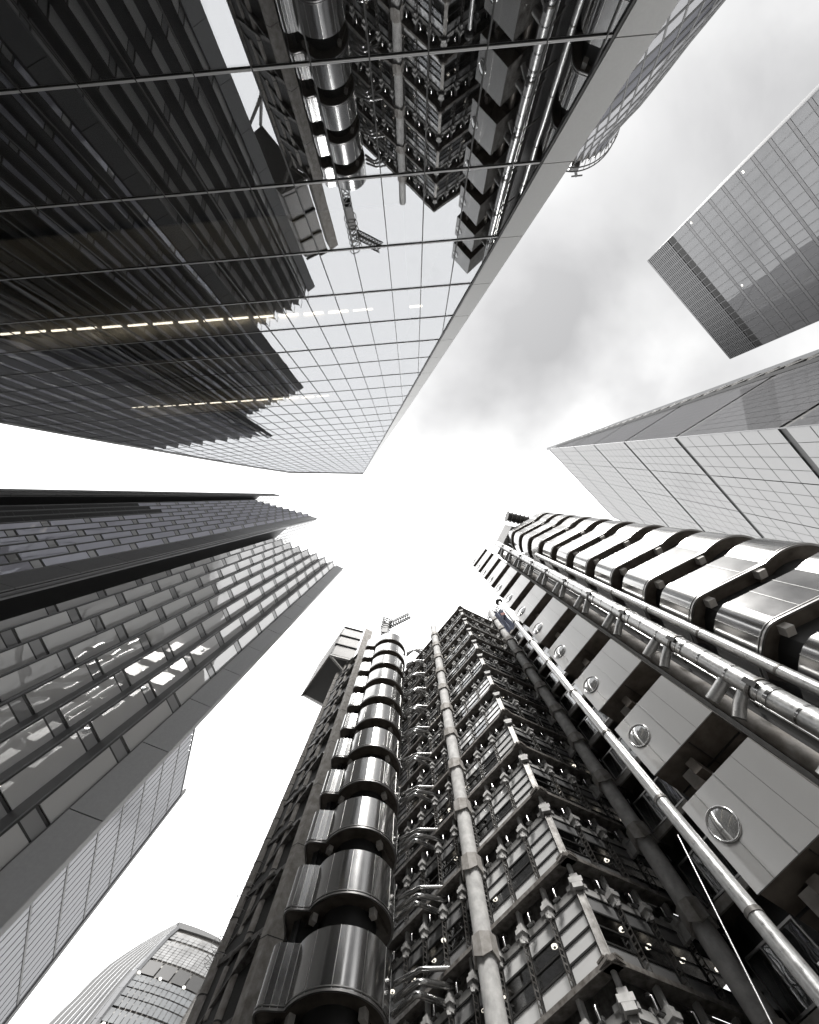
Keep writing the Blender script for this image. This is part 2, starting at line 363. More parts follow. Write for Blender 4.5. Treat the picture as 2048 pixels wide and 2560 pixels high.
for i, w in enumerate(rows):
    if w > apex[1]: break
    ul = [clip([(-80, w - .01), (30, w - .01), (30, w + .01), (-80, w + .01)], outline)][0]
    if not ul: continue
    a, b = min(p[0] for p in ul), max(p[0] for p in ul); hh = 0.06 if i < 8 else 0.035
    m = MB().box(SP((a + b) / 2, w, 0.015), S_U * (b - a), S_W * hh, S_N * 0.03)
    m.build('transom', 'iron', scal)
    if i < 10:
        for s_ in (-1, 1): piece('transom_cap', 'transom', scal, SP((a + b) / 2, w + s_ * hh * 0.30, 0.037), S_U * (b - a), S_W * hh * 0.46, S_N * 0.02)
for u in cols:
    cl = clip([(u - .01, W_BOT), (u + .01, W_BOT), (u + .01, 120), (u - .01, 120)], outline)
    if not cl: continue
    a, b = min(p[1] for p in cl), max(p[1] for p in cl)
    MB().box(SP(u, (a + b) / 2, 0.02), S_U * 0.045, S_W * (b - a), S_N * 0.06).build('mullion', 'iron', scal)
for a, b in zip(rows[:-1], rows[1:]):
    if a > apex[1] - 1: break
    b = min(b, apex[1])
    q = [(inner_u(a + .015) + .05, a + .015), (outer_u(a + .015), a + .015), (outer_u(b - .015), b - .015), (inner_u(b - .015) + .05, b - .015)]
    if q[1][0] - q[0][0] < 0.05: continue
    pane_on(MB(), q, 0, 0.35, 0.09).build('edge_panel', 'trim', scal)
gk = MB(); pane_on(gk, [(inner_u(W_BOT) - .06, W_BOT), (inner_u(W_BOT) + .06, W_BOT), (in1[0] + .06, in1[1]), (apex[0] + .06, apex[1]), (apex[0] - .06, apex[1]), (in1[0] - .06, in1[1])], 0, .3, .07)
gk.build('edge_gasket', 'iron', scal)
tl = [apex] + left + [(lx[0] - 3.2, lx[1] - 15)]
for a, b in zip(tl[:-1], tl[1:]): MB().bar(SP(*a, 0.03), SP(*b, 0.03), 0.35, 0.2).build('roof_trim', 'trim', scal)
body = MB(); k = len(body.v); n = len(outline)
for o_ in (-6, -26): body.v += [tuple(SP(p[0], p[1], o_)) for p in outline]
body.f += [tuple(range(n)), tuple(range(n, 2 * n))[::-1]] + [(i, n + i, n + (i + 1) % n, (i + 1) % n) for i in range(n)]; body.sm = [False] * len(body.f)
body.build('core', 'interior', scal)
for i in range(n):
    a, b = outline[i], outline[(i + 1) % n]
    m = MB(); cu_, cw_ = -15.0, 40.0
    ins = lambda p, f: (p[0] + (cu_ - p[0]) * f, p[1] + (cw_ - p[1]) * f)
    a2, b2 = ins(a, .006), ins(b, .006)
    m.quad(SP(*a, -.06), SP(*b, -.06), SP(*b, -6.2), SP(*a, -6.2)); m.quad(SP(*a2, -.06), SP(*b2, -.06), SP(*b2, -6.2), SP(*a2, -6.2)); m.quad(SP(*a, -.06), SP(*b, -.06), SP(*b2, -.06), SP(*a2, -.06))
    m.build('edge_wall', 'interior', scal)
for (xa, ya, xb, yb, cnt) in ((0, 836, 1024, 767.6, 17), (330, 1020, 1009, 978, 17)):
    ua, wa = s_uw(xa, ya, 1.2); ub, wb = s_uw(xb, yb, 1.2)
    wm = (wa + wb) / 2; pitch = du
    us = ua
    while us < ub:
        lim = inner_u(wm) - 1.0
        if us + 0.8 < lim: piece('light_strip', 'lamp_hot', scal, SP(us + 0.78, wa + (wb - wa) * (us - ua) / (ub - ua), -1.2), S_U * 1.5, S_W * 0.07, S_N * 0.12)
        us += pitch
    if cnt == 17:
        c = SP((ua + ub) / 2 - 4, wm + 0.35, -3.0); piece('lit_ceiling', 'ceiling', scal, c, S_U * (ub - ua + 8), S_N * 5.6, S_W * 0.1)
        piece('back_wall', 'ceiling', scal, SP((ua + ub) / 2 - 4, wm - 1.3, -5.7), S_U * (ub - ua + 8), S_W * 3.1, S_N * 0.1)

# ------------------------------------------------------------------ generic glazed wall
def glazed_wall(t, p0, p1, zs, us, m, frame, gap=0.05, depth=0.08, name='pane', n=None, rows_m=None, fw=None, fd=0.06):
    """panes in the cells of a vertical wall p0 -> p1 (2D), us as fractions, zs as heights; frame bars between"""
    p0, p1 = Vector((p0[0], p0[1], 0)), Vector((p1[0], p1[1], 0)); u = p1 - p0; L = u.length; u.normalize()
    n = n or perp_out(u, (p0 + p1) / 2)
    for i in range(len(zs) - 1):
        for j in range(len(us) - 1):
            a, b = us[j] * L, us[j + 1] * L; w = b - a - gap; h = zs[i + 1] - zs[i] - gap
            if w <= 0.02 or h <= 0.02: continue
            mm = rows_m(i, j) if rows_m else m
            piece(name, mm, t, p0 + u * ((a + b) / 2) + n * (depth / 2) + Vector((0, 0, (zs[i] + zs[i + 1]) / 2)), u * w, n * depth, (0, 0, h))
    if fw:
        f = MB()
        for z in zs: f.box(p0 + u * L / 2 + n * (fd / 2 + 0.01) + Vector((0, 0, z)), u * L, n * fd, (0, 0, fw))
        for q in us: f.box(p0 + u * (q * L) + n * (fd / 2 + 0.012) + Vector((0, 0, (zs[0] + zs[-1]) / 2)), u * fw, n * fd, (0, 0, zs[-1] - zs[0]))
        f.build('window_frame', frame, t)
    return u, n, L

# ------------------------------------------------------------------ slab tower (upper right)
HT = 118.0
A, B = P(1620, 650.7, HT), P(1827, 896, HT)
st = thing('slab_tower', 'grey grid-windowed slab tower with louvred crown at upper right', 'tower', ((A.x + B.x) / 2, (A.y + B.y) / 2, GZ))
u = (B - A); u.z = 0; L = u.length; u.normalize(); n = perp_out(u, A)
bk = -n * 28
MB().prism([(A - n * .05)[:2], (B - n * .05)[:2], (B + bk)[:2], (A + bk)[:2]], GZ, HT - 0.3).build('core', 'fin', st)
def z_on(edge, x, y):
    v = ray(x, y); return (edge.x / v.x) * v.z
zl = [z_on(A, 1600 + x / 2.9955, 200 + y / 2.9955) for x, y in ((345, 1075), (430, 995), (515, 905), (615, 805), (720, 700), (840, 585), (970, 460), (1110, 310), (1270, 155))]
zslot = z_on(A, 1600 + 232 / 2.9955, 200 + 1185 / 2.9955)
fh = (zl[0] - zl[-1]) / (len(zl) - 1)
NB = 19
zfl = [zl[0] - fh * i for i in range(0, 16)]
cs = [i / NB for i in range(NB + 1)]
for i, z in enumerate([zslot - 0.4] + zfl[:-1]):
    zb = zfl[i]
    for j in range(NB):
        c = A + u * (L * (j + .5) / NB); c = Vector((c.x, c.y, (z - 0.375 + zb + 0.375) / 2)) + n * 0.06
        piece('pane', 'tglass', st, c, u * (L / NB - 0.16), n * 0.1, (0, 0, (z - zb) - 0.75))
    piece('spandrel', 'fin', st, Vector((A.x, A.y, zb)) + u * L / 2 + n * 0.05, u * L, n * 0.12, (0, 0, 0.6))
    for j in range(0, NB, 5):
        if i < 9 and random.random() < 0.28:
            for q in range(random.randint(1, 4)):
                c = A + u * (L * (j + q + .5) / NB); piece('ceiling_lamp', 'lamp', st, Vector((c.x, c.y, z - 0.95)) + n * 0.13, u * 0.5, n * 0.03, (0, 0, 0.28))
for j in range(NB + 1):
    c = A + u * (L * j / NB); MB().box(Vector((c.x, c.y, (HT + zfl[-1]) / 2)) + n * 0.16, u * 0.14, n * 0.16, (0, 0, HT - zfl[-1])).build('mullion', 'fin', st)
piece('plant_slot', 'black', st, Vector((A.x, A.y, zslot)) + u * L / 2 + n * 0.04, u * L, n * 0.1, (0, 0, 1.7))
nl = 16
for i in range(nl):
    z = zslot + 1.2 + (HT - zslot - 1.2) * (i + .5) / nl
    MB().box(Vector((A.x, A.y, z)) + u * L / 2 + n * 0.12, u * L, n * 0.12, (0, 0, (HT - zslot) / nl * 0.55)).build('louvre', 'fin_lt', st)
piece('roof_edge', 'fin', st, Vector((A.x, A.y, HT - 0.1)) + u * L / 2 + n * 0.05, u * L, n * 0.3, (0, 0, 0.5))

# ------------------------------------------------------------------ wedge tower (right)
wedge = None
lev = [(1372, 1122), (1398.6, 1120.4), (1433, 1117), (1483.5, 1113.5), (1559.6, 1105), (1687.9, 1092.9), (1957, 1069.8)]
E_ = [P(x, y, 221 - 28 * i) for i, (x, y) in enumerate(lev)]
e0, e6 = E_[0], E_[6]
def ed(H): t = (221 - H) / (221 - 53); return Vector((lerp(e0.x, e6.x, t), lerp(e0.y, e6.y, t), H))
q = P(1910.4, 1345.8, 81) - P(1687.9, 1092.9, 81); q.z = 0; ws = q.normalized()
q = P(1989.3, 904.7, 81) - P(1687.9, 1092.9, 81); q.z = 0; wb = q.normalized(); side81 = q.length
backpt = P(1989.3, 904.7, 81); backpt.z = 0
wedge = thing('wedge_tower', 'pale wedge-shaped tower with black level bands at right edge', 'tower', (backpt.x, backpt.y, GZ))
LEN = 62.0
Hs = [221 - 28 * i for i in range(8)]
SLn = ws.cross(ed(221) - ed(53)).normalized()
if SLn.dot(-ed(100)) < 0: SLn = -SLn
SDn = perp_out(wb, ed(100))
def back_len(H): e = ed(H); return (Vector((backpt.x - e.x, backpt.y - e.y, 0))).dot(wb)
# dark body just behind the cladding
bd = MB(); top, bot = ed(220.6), ed(GZ)
pts = []
for e in (top, bot):
    e2 = e - SLn * 0.25 - SDn * 0.25
    pts += [e2, e2 + ws * LEN, e2 + ws * LEN + wb * back_len(e.z), e2 + wb * back_len(e.z)]
k = len(bd.v); bd.v += [tuple(p) for p in pts]; bd.f += [(0, 1, 2, 3), (4, 5, 6, 7), (0, 1, 5, 4), (1, 2, 6, 5), (2, 3, 7, 6), (3, 0, 4, 7)]; bd.sm += [False] * 6
bd.build('core', 'black', wedge)
NBAY = 5
for i in range(7):
    za, zb_ = Hs[i] - (0.4 if i else 0.05), Hs[i + 1] + (0.35 + 0.12 * i)
    for j in range(NBAY):
        a, b = j * LEN / NBAY + 0.06, (j + 1) * LEN / NBAY - 0.06
        # the seven storeys of this level: one sheet per storey strip, panels split by joints
        for s_ in range(7):
            h1 = lerp(za, zb_, s_ / 7) - 0.07; h2 = lerp(za, zb_, (s_ + 1) / 7) + 0.07
            m = MB(); 
            for c_ in range(4):
                ca, cb = lerp(a, b, c_ / 4) + 0.06, lerp(a, b, (c_ + 1) / 4) - 0.06
                m.quad(ed(h1) + ws * ca, ed(h1) + ws * cb, ed(h2) + ws * cb, ed(h2) + ws * ca)
            if s_ == 0: grp = m
            else:
                off = len(grp.v); grp.v += m.v; grp.f += [tuple(off + q for q in f) for f in m.f]; grp.sm += m.sm
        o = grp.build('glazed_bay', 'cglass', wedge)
    for j in range(3):
        grp = MB()
        for s_ in range(7):
            h1 = lerp(za, zb_, s_ / 7) - 0.03; h2 = lerp(za, zb_, (s_ + 1) / 7) + 0.03
            l1, l2 = back_len(h1) * 0.86, back_len(h2) * 0.86
            for c_ in range(4):
                fa, fb = (j * 4 + c_ + 0.02) / 12, (j * 4 + c_ + 0.98) / 12
                grp.quad(ed(h1) + wb * l1 * fa, ed(h1) + wb * l1 * fb, ed(h2) + wb * l2 * fb, ed(h2) + wb * l2 * fa)
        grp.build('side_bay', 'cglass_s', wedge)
    # edge frame and service lattice at the back edge
    MB().bar(ed(Hs[i]), ed(Hs[i + 1]), 0.16).build('corner_frame', 'fin_lt', wedge)
for i in range(42):
    h = 220 - 4.4 * i; e = ed(h); l = back_len(h)
    a = e + wb * l * 0.87 + SDn * 0.3; b = ed(h - 4.4) + wb * back_len(h - 4.4) * 0.97 + SDn * 0.3
    MB().bar(a, b, 0.7, 0.5).build('brace', 'fin_lt' if i % 3 == 0 else 'iron', wedge)
for f_, mm in ((0.855, 'iron'), (0.93, 'iron2'), (0.995, 'fin_lt')):
    MB().bar(ed(220.8) + wb * back_len(221) * f_ + SDn * 0.2, ed(GZ + 1) + wb * back_len(GZ + 1) * f_ + SDn * 0.2, 0.8 if f_ < 0.99 else 1.4).build('lattice_post', mm, wedge)

# ------------------------------------------------------------------ bulbous diagrid tower (top)
HG = 150.0
tip = P(1440, 297, HG)
ax = Vector((tip.x, tip.y, 0))
sil = [(1544.9, 321.7), (1602.9, 260.9), (1672.5, 174), (1718.8, 113), (1811.6, 0), (1890, -95), (1960, -180)]
gh = thing('round_tower', 'bulbous round tower with diamond glazing behind the glass tower edge', 'tower', (ax.x, ax.y, GZ))
def prof(H):
    # radius needed so that the right-hand silhouette passes through the measured curve
    return None
import bisect
def sil_rad(H):
    # widest circle at height H that stays inside the measured silhouette polyline
    best = 1e9
    for a, b in zip(sil[:-1], sil[1:]):
        for t in (0, .25, .5, .75, 1):
            px, py = lerp(a[0], b[0], t), lerp(a[1], b[1], t); q = P(px, py, H); best = min(best, math.hypot(q.x - ax.x, q.y - ax.y))
    return best
NG = 40; hs = [HG - 2.0 - i * 4.1 for i in range(36)]
rad = []
for h in hs:
    if h > 40: rad.append(min(sil_rad(h), 27.5))
    else: rad.append(rad[-1] * 0.995)
for i in range(len(rad)):
    rad[i] = max(rad[i], 4.0)
def gp(i, k): 
    t = 2 * math.pi * (k + 0.5 * (i % 2)) / NG
    return Vector((ax.x + rad[i] * math.cos(t), ax.y + rad[i] * math.sin(t), hs[i]))
core_poly = MB(); 
for i in range(len(hs) - 1):
    pass
frm = MB(); left_over = {'gglass': MB(), 'gglass_d': MB()}; cnt = 0
for i in range(len(hs) - 2):
    for k in range(NG):
        o = i % 2
        a = gp(i, k); l = gp(i + 1, k - 1 if not o else k); r = gp(i + 1, k if not o else k + 1); b = gp(i + 2, k)
        c = (a + b + l + r) / 4
        outn = Vector((c.x - ax.x, c.y - ax.y, 0))
        if outn.dot(-Vector((c.x, c.y, 0))) < -0.55 * outn.length * c.length: continue
        dark = ((k * 2 + o + i) // 4) % 3 == 0
        vis_ = outn.x > 0 and c.z > 90
        pts = [c + (p - c) * 0.93 for p in (a, l, b, r)]
        mm = 'gglass_d' if dark else 'gglass'
        if vis_ and cnt < 290:
            m = MB(); inn = [p - outn.normalized() * 0.15 for p in pts]; kk = 0
            m.v = [tuple(p) for p in pts + inn]; m.f = [(0, 1, 2, 3), (4, 7, 6, 5), (0, 4, 5, 1), (1, 5, 6, 2), (2, 6, 7, 3), (3, 7, 4, 0)]; m.sm = [False] * 6
            m.build('diamond_pane', mm, gh); cnt += 1
        else: left_over[mm].quad(*pts)
        frm.bar(a, l, 0.42); frm.bar(a, r, 0.42)
frm.build('diagrid_frame', 'iron', gh)
for k_, m in left_over.items():
    if m.v: m.build('far_glazing', k_, gh)['kind'] = 'stuff'
bodyg = MB()
for i in range(len(hs) - 1):
    for k in range(NG):
        t0, t1 = 2 * math.pi * k / NG, 2 * math.pi * (k + 1) / NG
        f = lambda i, t: (ax.x + (rad[i] - .5) * math.cos(t), ax.y + (rad[i] - .5) * math.sin(t), hs[i])
        bodyg.quad(f(i, t0), f(i, t1), f(i + 1, t1), f(i + 1, t0))
bodyg.quad(*[(ax.x + (rad[0] - .5) * math.cos(2 * math.pi * k / NG), ax.y + (rad[0] - .5) * math.sin(2 * math.pi * k / NG), hs[0]) for k in range(NG)])
bodyg.build('core', 'iron2', gh)
# crown walkway ring and maintenance mast
for dr, dz in ((0.8, 1.0), (0.8, 2.6)):
    rr = rad[0] + dr
    MB().tube([(ax.x + rr * math.cos(t * math.pi / 24), ax.y + rr * math.sin(t * math.pi / 24), hs[0] + dz) for t in range(49)], 0.22, 6).build('crown_rail', 'iron', gh)
for t in range(0, 48):
    c_, s_ = math.cos(t * math.pi / 24), math.sin(t * math.pi / 24)
    MB().bar((ax.x + (rad[0] - .4) * c_, ax.y + (rad[0] - .4) * s_, hs[0]), (ax.x + (rad[0] + .8) * c_, ax.y + (rad[0] + .8) * s_, hs[0] + 2.6), 0.16).build('crown_post', 'iron', gh)
mq = P(1438, 412, HG + 3); mt = P(1441, 441, HG + 6)
mast = MB().box(mq, (3.2, 0.8, 0), (-0.8, 3.0, 0), (0, 0, 2.2)); mast.bar(mq, mt, 0.7); mast.bar(mt + Vector((-2, 0, 0)), mt + Vector((2.4, -.4, 0)), 0.35)
mast.bar(mq - Vector((0, 0, 1)), (ax.x + (rad[0] - 1) * 0.6, ax.y + (rad[0] - 1) * 0.6, hs[0]), 0.8)
mast.build('maintenance_mast', 'iron', gh)

# ------------------------------------------------------------------ stepped saw-tooth office block (left)
saw = thing('stepped_office_block', 'dark stepped office block with saw-tooth glass fins at left', 'building', (-14, 14, GZ))
FH = 3.6
def sawtooth(H, tips, gv, tipb, inner, corner, gmat, floors, bandm, lamp_p, finm='fin', z_low=None, slot=None):
    """tips: pixel positions of fin tips at roof height; gv: pixel vector from a tip along the glass strip"""
    z0 = H - floors * FH
    for k, tp in enumerate(tips):
        T = P(*tp, H); Bp = P(tp[0] + gv[0], tp[1] + gv[1], H); nx = tips[k - 1] if k else tipb
        T2 = P(*nx, H)
        gu = (Bp - T); gu.z = 0; gl = gu.length; gu.normalize(); gn = perp_out(gu, T)
        fu = (T2 - Bp); fu.z = 0; fl = fu.length; fu.normalize(); fn = perp_out(fu, T)
        for f in range(floors):
            zt = H - f * FH
            dark = slot and slot(k, f)
            if dark:
                piece('louvre_panel', 'black', saw, (T + Bp) / 2 * Vector((1, 1, 0)) if False else Vector(((T.x + Bp.x) / 2, (T.y + Bp.y) / 2, zt - FH / 2)), gu * gl, gn * 0.05, (0, 0, FH - .04)); continue
            c = Vector(((T.x + Bp.x) / 2, (T.y + Bp.y) / 2, 0))
            tw = Matrix.Rotation(random.gauss(0, 0.012), 4, 'Z').to_3x3(); tx = random.gauss(0, 0.008)
            gu2 = tw @ gu
            piece('pane', gmat, saw, c + Vector((0, 0, zt - 0.62 - (FH - .70) / 2)), gu2 * (gl - .05), tw @ gn * 0.05, Vector((0, 0, FH - .72)) + gn * tx)
            piece('spandrel', 'wspan', saw, c + Vector((0, 0, zt - 0.31)), gu * (gl - .05), gn * 0.05, (0, 0, 0.52))
            if random.random() < lamp_p:
                piece('ceiling_lamp', 'lamp', saw, c + Vector((0, 0, zt - 0.75)) - gn * 0.35 + gu * random.uniform(-.2, .2) * gl, gu * 0.30, gn * 0.16, (0, 0, 0.05))
        # floor edges and frame behind the glass, then the fin
        bk = MB()
        for f in range(floors + 1):
            zt = H - f * FH
            bk.box(Vector((c.x, c.y, zt - 0.02)) - gn * 0.02, gu * gl, gn * 0.10, (0, 0, 0.09)); bk.box(Vector((c.x, c.y, zt - 0.6)) - gn * 0.02, gu * gl, gn * 0.10, (0, 0, 0.07))
        bk.box(Vector((T.x, T.y, (H + z0) / 2)) + gu * .04, gu * .07, gn * .1, (0, 0, H - z0))
        bk.build('floor_edge', 'iron', saw)
        piece('fin', finm, saw, Vector(((Bp.x + T2.x) / 2, (Bp.y + T2.y) / 2, (H + z0) / 2 + 0.3)), fu * fl, fn * 0.10, (0, 0, H - z0 + 0.6))
        # glass parapet frame on the roof edge
        pr = MB()
        pr.bar((T.x, T.y, H + 1.3), (Bp.x, Bp.y, H + 1.3), 0.05); pr.bar((T.x, T.y, H), (T.x, T.y, H + 1.3), 0.05); pr.bar((Bp.x, Bp.y, H), (Bp.x, Bp.y, H + 1.3), 0.05)
        pr.build('parapet_frame', 'fin_lt', saw)
    # corner band of stacked grey panels
    a, b = P(*inner, H), P(*corner, H); bu = b - a; bu.z = 0; bl = bu.length; bu.normalize(); bn = perp_out(bu, a)
    for f in range(floors):
        zt = H + 0.6 - f * FH
        piece('band_panel', bandm, saw, Vector(((a.x + b.x) / 2, (a.y + b.y) / 2, zt - FH / 2)) - bn * .1, bu * bl, bn * 0.3, (0, 0, FH - .045))
    piece('band_edge', bandm, saw, Vector((b.x, b.y, (H + z0) / 2 + .3)) - bn * 0.25 - bu * .1, bu * 0.22, bn * 0.5, (0, 0, H - z0 + .6))
    return b, z0
H1, H2, H3 = 57.6, 74.4, 85.6
tips1 = [(831.9, 1403.2), (811.6, 1393), (791.3, 1382.9), (769.6, 1372.8), (747.8, 1364), (726, 1355.4), (704.3, 1347.5), (682.6, 1339.4)]
W1, _ = sawtooth(H1, tips1, (5.8, 15.5), (839, 1415), (839.5, 1415), (857, 1423), 'wglass', 15, 'band', 0.2)
tips2 = [(769.6 - 15.95 * k, 1283.8 - 4.1 * k - 0.02 * k * k) for k in range(12)]
W2, _ = sawtooth(H2, tips2, (3.2, 6.2), (774, 1290), (774.5, 1290.5), (791, 1296), 'wglass_b', 19, 'band_dk', 0.3, 'fin_lt',
                 slot=lambda k, f: k >= 6 and f >= 9 - (k - 6) * 0 )
def body(poly, H, m='interior', name='core', z0=GZ):
    return MB().prism([Vector(p[:2]) for p in poly], z0, H).build(name, m, saw)
# volumes behind the glass
t7 = P(*tips1[-1], H1); b1 = [P(t[0] + 4.5, t[1] + 21.5, H1) for t in tips1]
rad1 = Vector((W1.x, W1.y, 0)).normalized(); out1v = Matrix.Rotation(R(6), 3, 'Z') @ rad1
q1 = P(839, 1419, H1)
body([q1, W1 - Vector((.35, .05, 0)) + out1v * .5, W1 + out1v * 40 - Vector((.5, 0, 0)), W1 + out1v * 40 + Vector((-25, 0, 0)), t7 + Vector((-22, 6, 0)), P(tips1[-1][0] - 3, tips1[-1][1] + 16, H1)] , H1 - .1)
MB().prism([Vector(p[:2]) for p in ([P(t[0] + 5.2, t[1] + 17.5, H1) for t in tips1] + [P(tips1[-1][0] - 30, tips1[-1][1] + 25, H1), P(820, 1445, H1)])], H1 - .3, H1 - .1).build('roof_deck', 'band_dk', saw)
# black recess beside the first block
ra = Vector((t7.x, t7.y, 0)); W2v = Vector((W2.x, W2.y, 0))
back2 = Vector((-0.77, 0.64, 0))
r2 = W2v + back2 * 14
nr = perp_out(back2, W2v)
zs_ = [H1 + 0.6 + i * 2.1 for i in range(9)]; us_ = [i / 10 for i in range(11)]
glazed_wall(saw, W2v, r2, zs_, us_, 'lpale', 'iron', gap=0.05, depth=0.06, fw=0.07, fd=0.08)
body([W2v + nr * -0.1, r2 + nr * -0.1, r2 + Vector((-25, 0, 0)), P(tips2[-1][0] - 6, tips2[-1][1] + 14, H2), P(774, 1293.5, H2)], H2 - .2)
piece('recess_shade', 'black', saw, (W2v + r2) / 2 + Vector((0, 0, (H1 + .5 + GZ) / 2)) + nr * 0.02, back2 * 14, nr * 0.08, (0, 0, H1 + .5 - GZ))  # flat black sheet, stands in for the shade deep in the recess
# soffit strip between the recess and the band
piece('recess_pipe', 'fin', saw, Vector((W2v.x, W2v.y, H2 / 2)) + back2 * 0.3 + nr * .05, back2 * 0.35, nr * 0.3, (0, 0, H2))
# third step: band, dark groove and grazing facade
W3 = P(697, 1239, H3); W3b = P(683, 1235, H3); in3 = P(690.5, 1240.5, H3)
bu = Vector((W3.x - in3.x, W3.y - in3.y, 0)).normalized()
r3 = Vector((W3.x, W3.y, 0)); back3 = Vector((-0.80, 0.60, 0))
glazed_wall(saw, r3, r3 + back3 * 9, [H2 + 0.5 + i * 1.9 for i in range(7)], [i / 8 for i in range(9)], 'lpale', 'iron', gap=0.05, depth=0.06, fw=0.07, fd=0.08)
pn3 = perp_out(back3, r3)
piece('recess_shade', 'black', saw, r3 + back3 * 4.5 + Vector((0, 0, (H2 + .4 + GZ) / 2)), back3 * 9, pn3 * 0.1, (0, 0, H2 + .4 - GZ))  # black sheet again, shade of the lower return wall put into colour
d3 = Vector((W3b.x - W3.x, W3b.y - W3.y, 0)); l3 = d3.length; d3.normalize(); n3 = Vector((d3.y, -d3.x, 0)); n3 = n3 if n3.y < 0 else -n3
for f in range(22):
    zt = H3 + .5 - f * FH
    piece('band_panel', 'fins_pale' if f < 30 else 'band', saw, Vector((W3.x, W3.y, zt - FH / 2)) + d3 * l3 * .25, d3 * l3 * .5, n3 * 0.3, (0, 0, FH - .05))
    piece('band_panel', 'band', saw, Vector((W3b.x, W3b.y, zt - FH / 2)) - d3 * l3 * .12, d3 * l3 * .22, n3 * 0.3, (0, 0, FH - .05))
run = Vector((-1, 0.035, 0)).normalized(); rn = Vector((-0.035, -1, 0)).normalized()
o3 = Vector((W3b.x, W3b.y, 0))
for k in range(26):
    a = o3 + run * (1.0 + 3.1 * k) + Vector((0, .35, 0)); b = a + Vector((-2.6, 1.0, 0))
    gu = (b - a).normalized(); gn = Vector((gu.y, -gu.x, 0)); gn = gn if gn.y < 0 else -gn
    for f in range(9 if k > 10 else 12):
        zt = H3 - f * FH
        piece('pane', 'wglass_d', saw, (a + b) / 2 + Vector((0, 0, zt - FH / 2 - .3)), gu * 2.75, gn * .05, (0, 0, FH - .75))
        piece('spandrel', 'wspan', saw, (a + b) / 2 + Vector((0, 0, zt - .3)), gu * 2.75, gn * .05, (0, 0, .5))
    piece('fin', 'fin', saw, (b + o3 + run * (1.0 + 3.1 * (k + 1)) + Vector((0, .35, 0))) / 2 + Vector((0, 0, H3 - 25)), Vector((-.5, -1.0, 0)), Vector((.1, -.05, 0)), (0, 0, 51))
body([W3 + back3 * .5 + Vector((-.3, .2, 0)), W3 + back3 * 9, o3 + run * 83 + Vector((0, 12, 0)), o3 + run * 83 + Vector((0, 1.6, 0)), o3 + Vector((-.3, 1.6, 0))], H3 - .2)

# ------------------------------------------------------------------ distant mirror-glass block below the band (left edge)
HL = 58.6
ra_, rb_ = P(484.6, 1825.6, HL), P(450.7, 1987.2, HL)
lg = thing('glass_office_block', 'gridded glass office block peeping below the stepped block at lower left', 'building', (rb_.x, rb_.y, GZ))
uu = (ra_ - rb_); uu.z = 0; uu.normalize()
pA = Vector((rb_.x, rb_.y, 0)) + uu * 26; pB = Vector((rb_.x, rb_.y, 0))
nn = perp_out(uu, rb_)
hl = 4.0
zl_ = [HL - hl * i for i in range(12)][::-1]
lenAB = 26.0
us_ = [0] + [i / 22 for i in range(1, 22)] + [1]
lmat = glass('tilted_mirror_glazing', (0.85, 0.86, 0.88), 0.11, body=((0.10, 0.10, 0.105), 1), graze=0.16, wave=0.03, wscale=0.25); M['lmir'] = lmat
glazed_wall(lg, pB, pA, zl_, us_, 'lmir', 'iron', gap=0.16, depth=0.08, n=nn)
fr = MB()
for z in zl_: fr.box((pA + pB) / 2 + nn * .06 + Vector((0, 0, z)), uu * lenAB, nn * .14, (0, 0, .24))
fr.build('floor_line', 'iron', lg)
MB().prism([Vector(p[:2]) for p in (pA - nn * .05, pB - nn * .05, pB - nn * 20, pA - nn * 20)], GZ, HL - .2).build('core', 'iron', lg)
piece('edge_trim', 'fins_pale', lg, pB - uu * 0.35 + Vector((0, 0, HL / 2)) + nn * .05, uu * 0.75, nn * .4, (0, 0, HL + 3))
piece('roof_trim', 'fins_pale', lg, (pA + pB) / 2 + nn * .06 + Vector((0, 0, HL + .1)), uu * lenAB, nn * .2, (0, 0, .35))

# ------------------------------------------------------------------ flaring curved tower (bottom left, distant)
wt = thing('flared_tower', 'distant curved-top tower with pale fins at bottom left', 'tower', (-125, 235, GZ))
def wpt(x, y, H): return P(100 + x / 3.45, 2260 + y / 3.45, H)
outer = [(1200, 155), (1040, 240), (870, 340), (730, 430), (600, 520), (450, 655), (300, 810), (180, 925), (70, 1035), (-120, 1230)]
inner_ = [(1188, 205), (1090, 290), (1000, 385), (915, 480), (830, 575), (765, 655), (700, 735), (600, 868), (500, 1000), (330, 1230)]
def at_dist(p, Rd):
    q = wpt(*p, 1.0); return q * (Rd / math.hypot(q.x, q.y))
RW = math.hypot(*wpt(1200, 155, 158)[:2])
O3 = [at_dist(p, RW + 8 - 0.5 * i) for i, p in enumerate(outer)]; I3 = [at_dist(p, RW - 1.1 * i) for i, p in enumerate(inner_)]
sidew = MB()
for i in range(9):
    for s_ in range(8):
        a, b = s_ / 8 + .004, (s_ + 1) / 8 - .004
        m = MB(); 
        m.quad(O3[i].lerp(I3[i], a), O3[i].lerp(I3[i], b), O3[i + 1].lerp(I3[i + 1], b), O3[i + 1].lerp(I3[i + 1], a))
        sidew.v, sidew.f = sidew.v, sidew.f
        off = len(sidew.v); sidew.v += m.v; sidew.f += [tuple(off + q for q in f) for f in m.f]; sidew.sm += [True]
sidew.build('finned_side', 'matte_fins', wt)
for s_ in range(1, 9):
    f0 = s_ / 9
    for i in range(4, 9):
        if s_ >= 8 - (i - 3): 
            a, b = O3[i].lerp(I3[i], f0), O3[i + 1].lerp(I3[i + 1], f0); MB().bar(a - Vector((0, 0, .3)), b - Vector((0, 0, .3)), .9, .5).build('fin', 'fin_lt', wt)
for i in range(9): MB().bar(I3[i], I3[i + 1], 2.6, 1.6).build('edge_frame', 'fin_lt', wt)
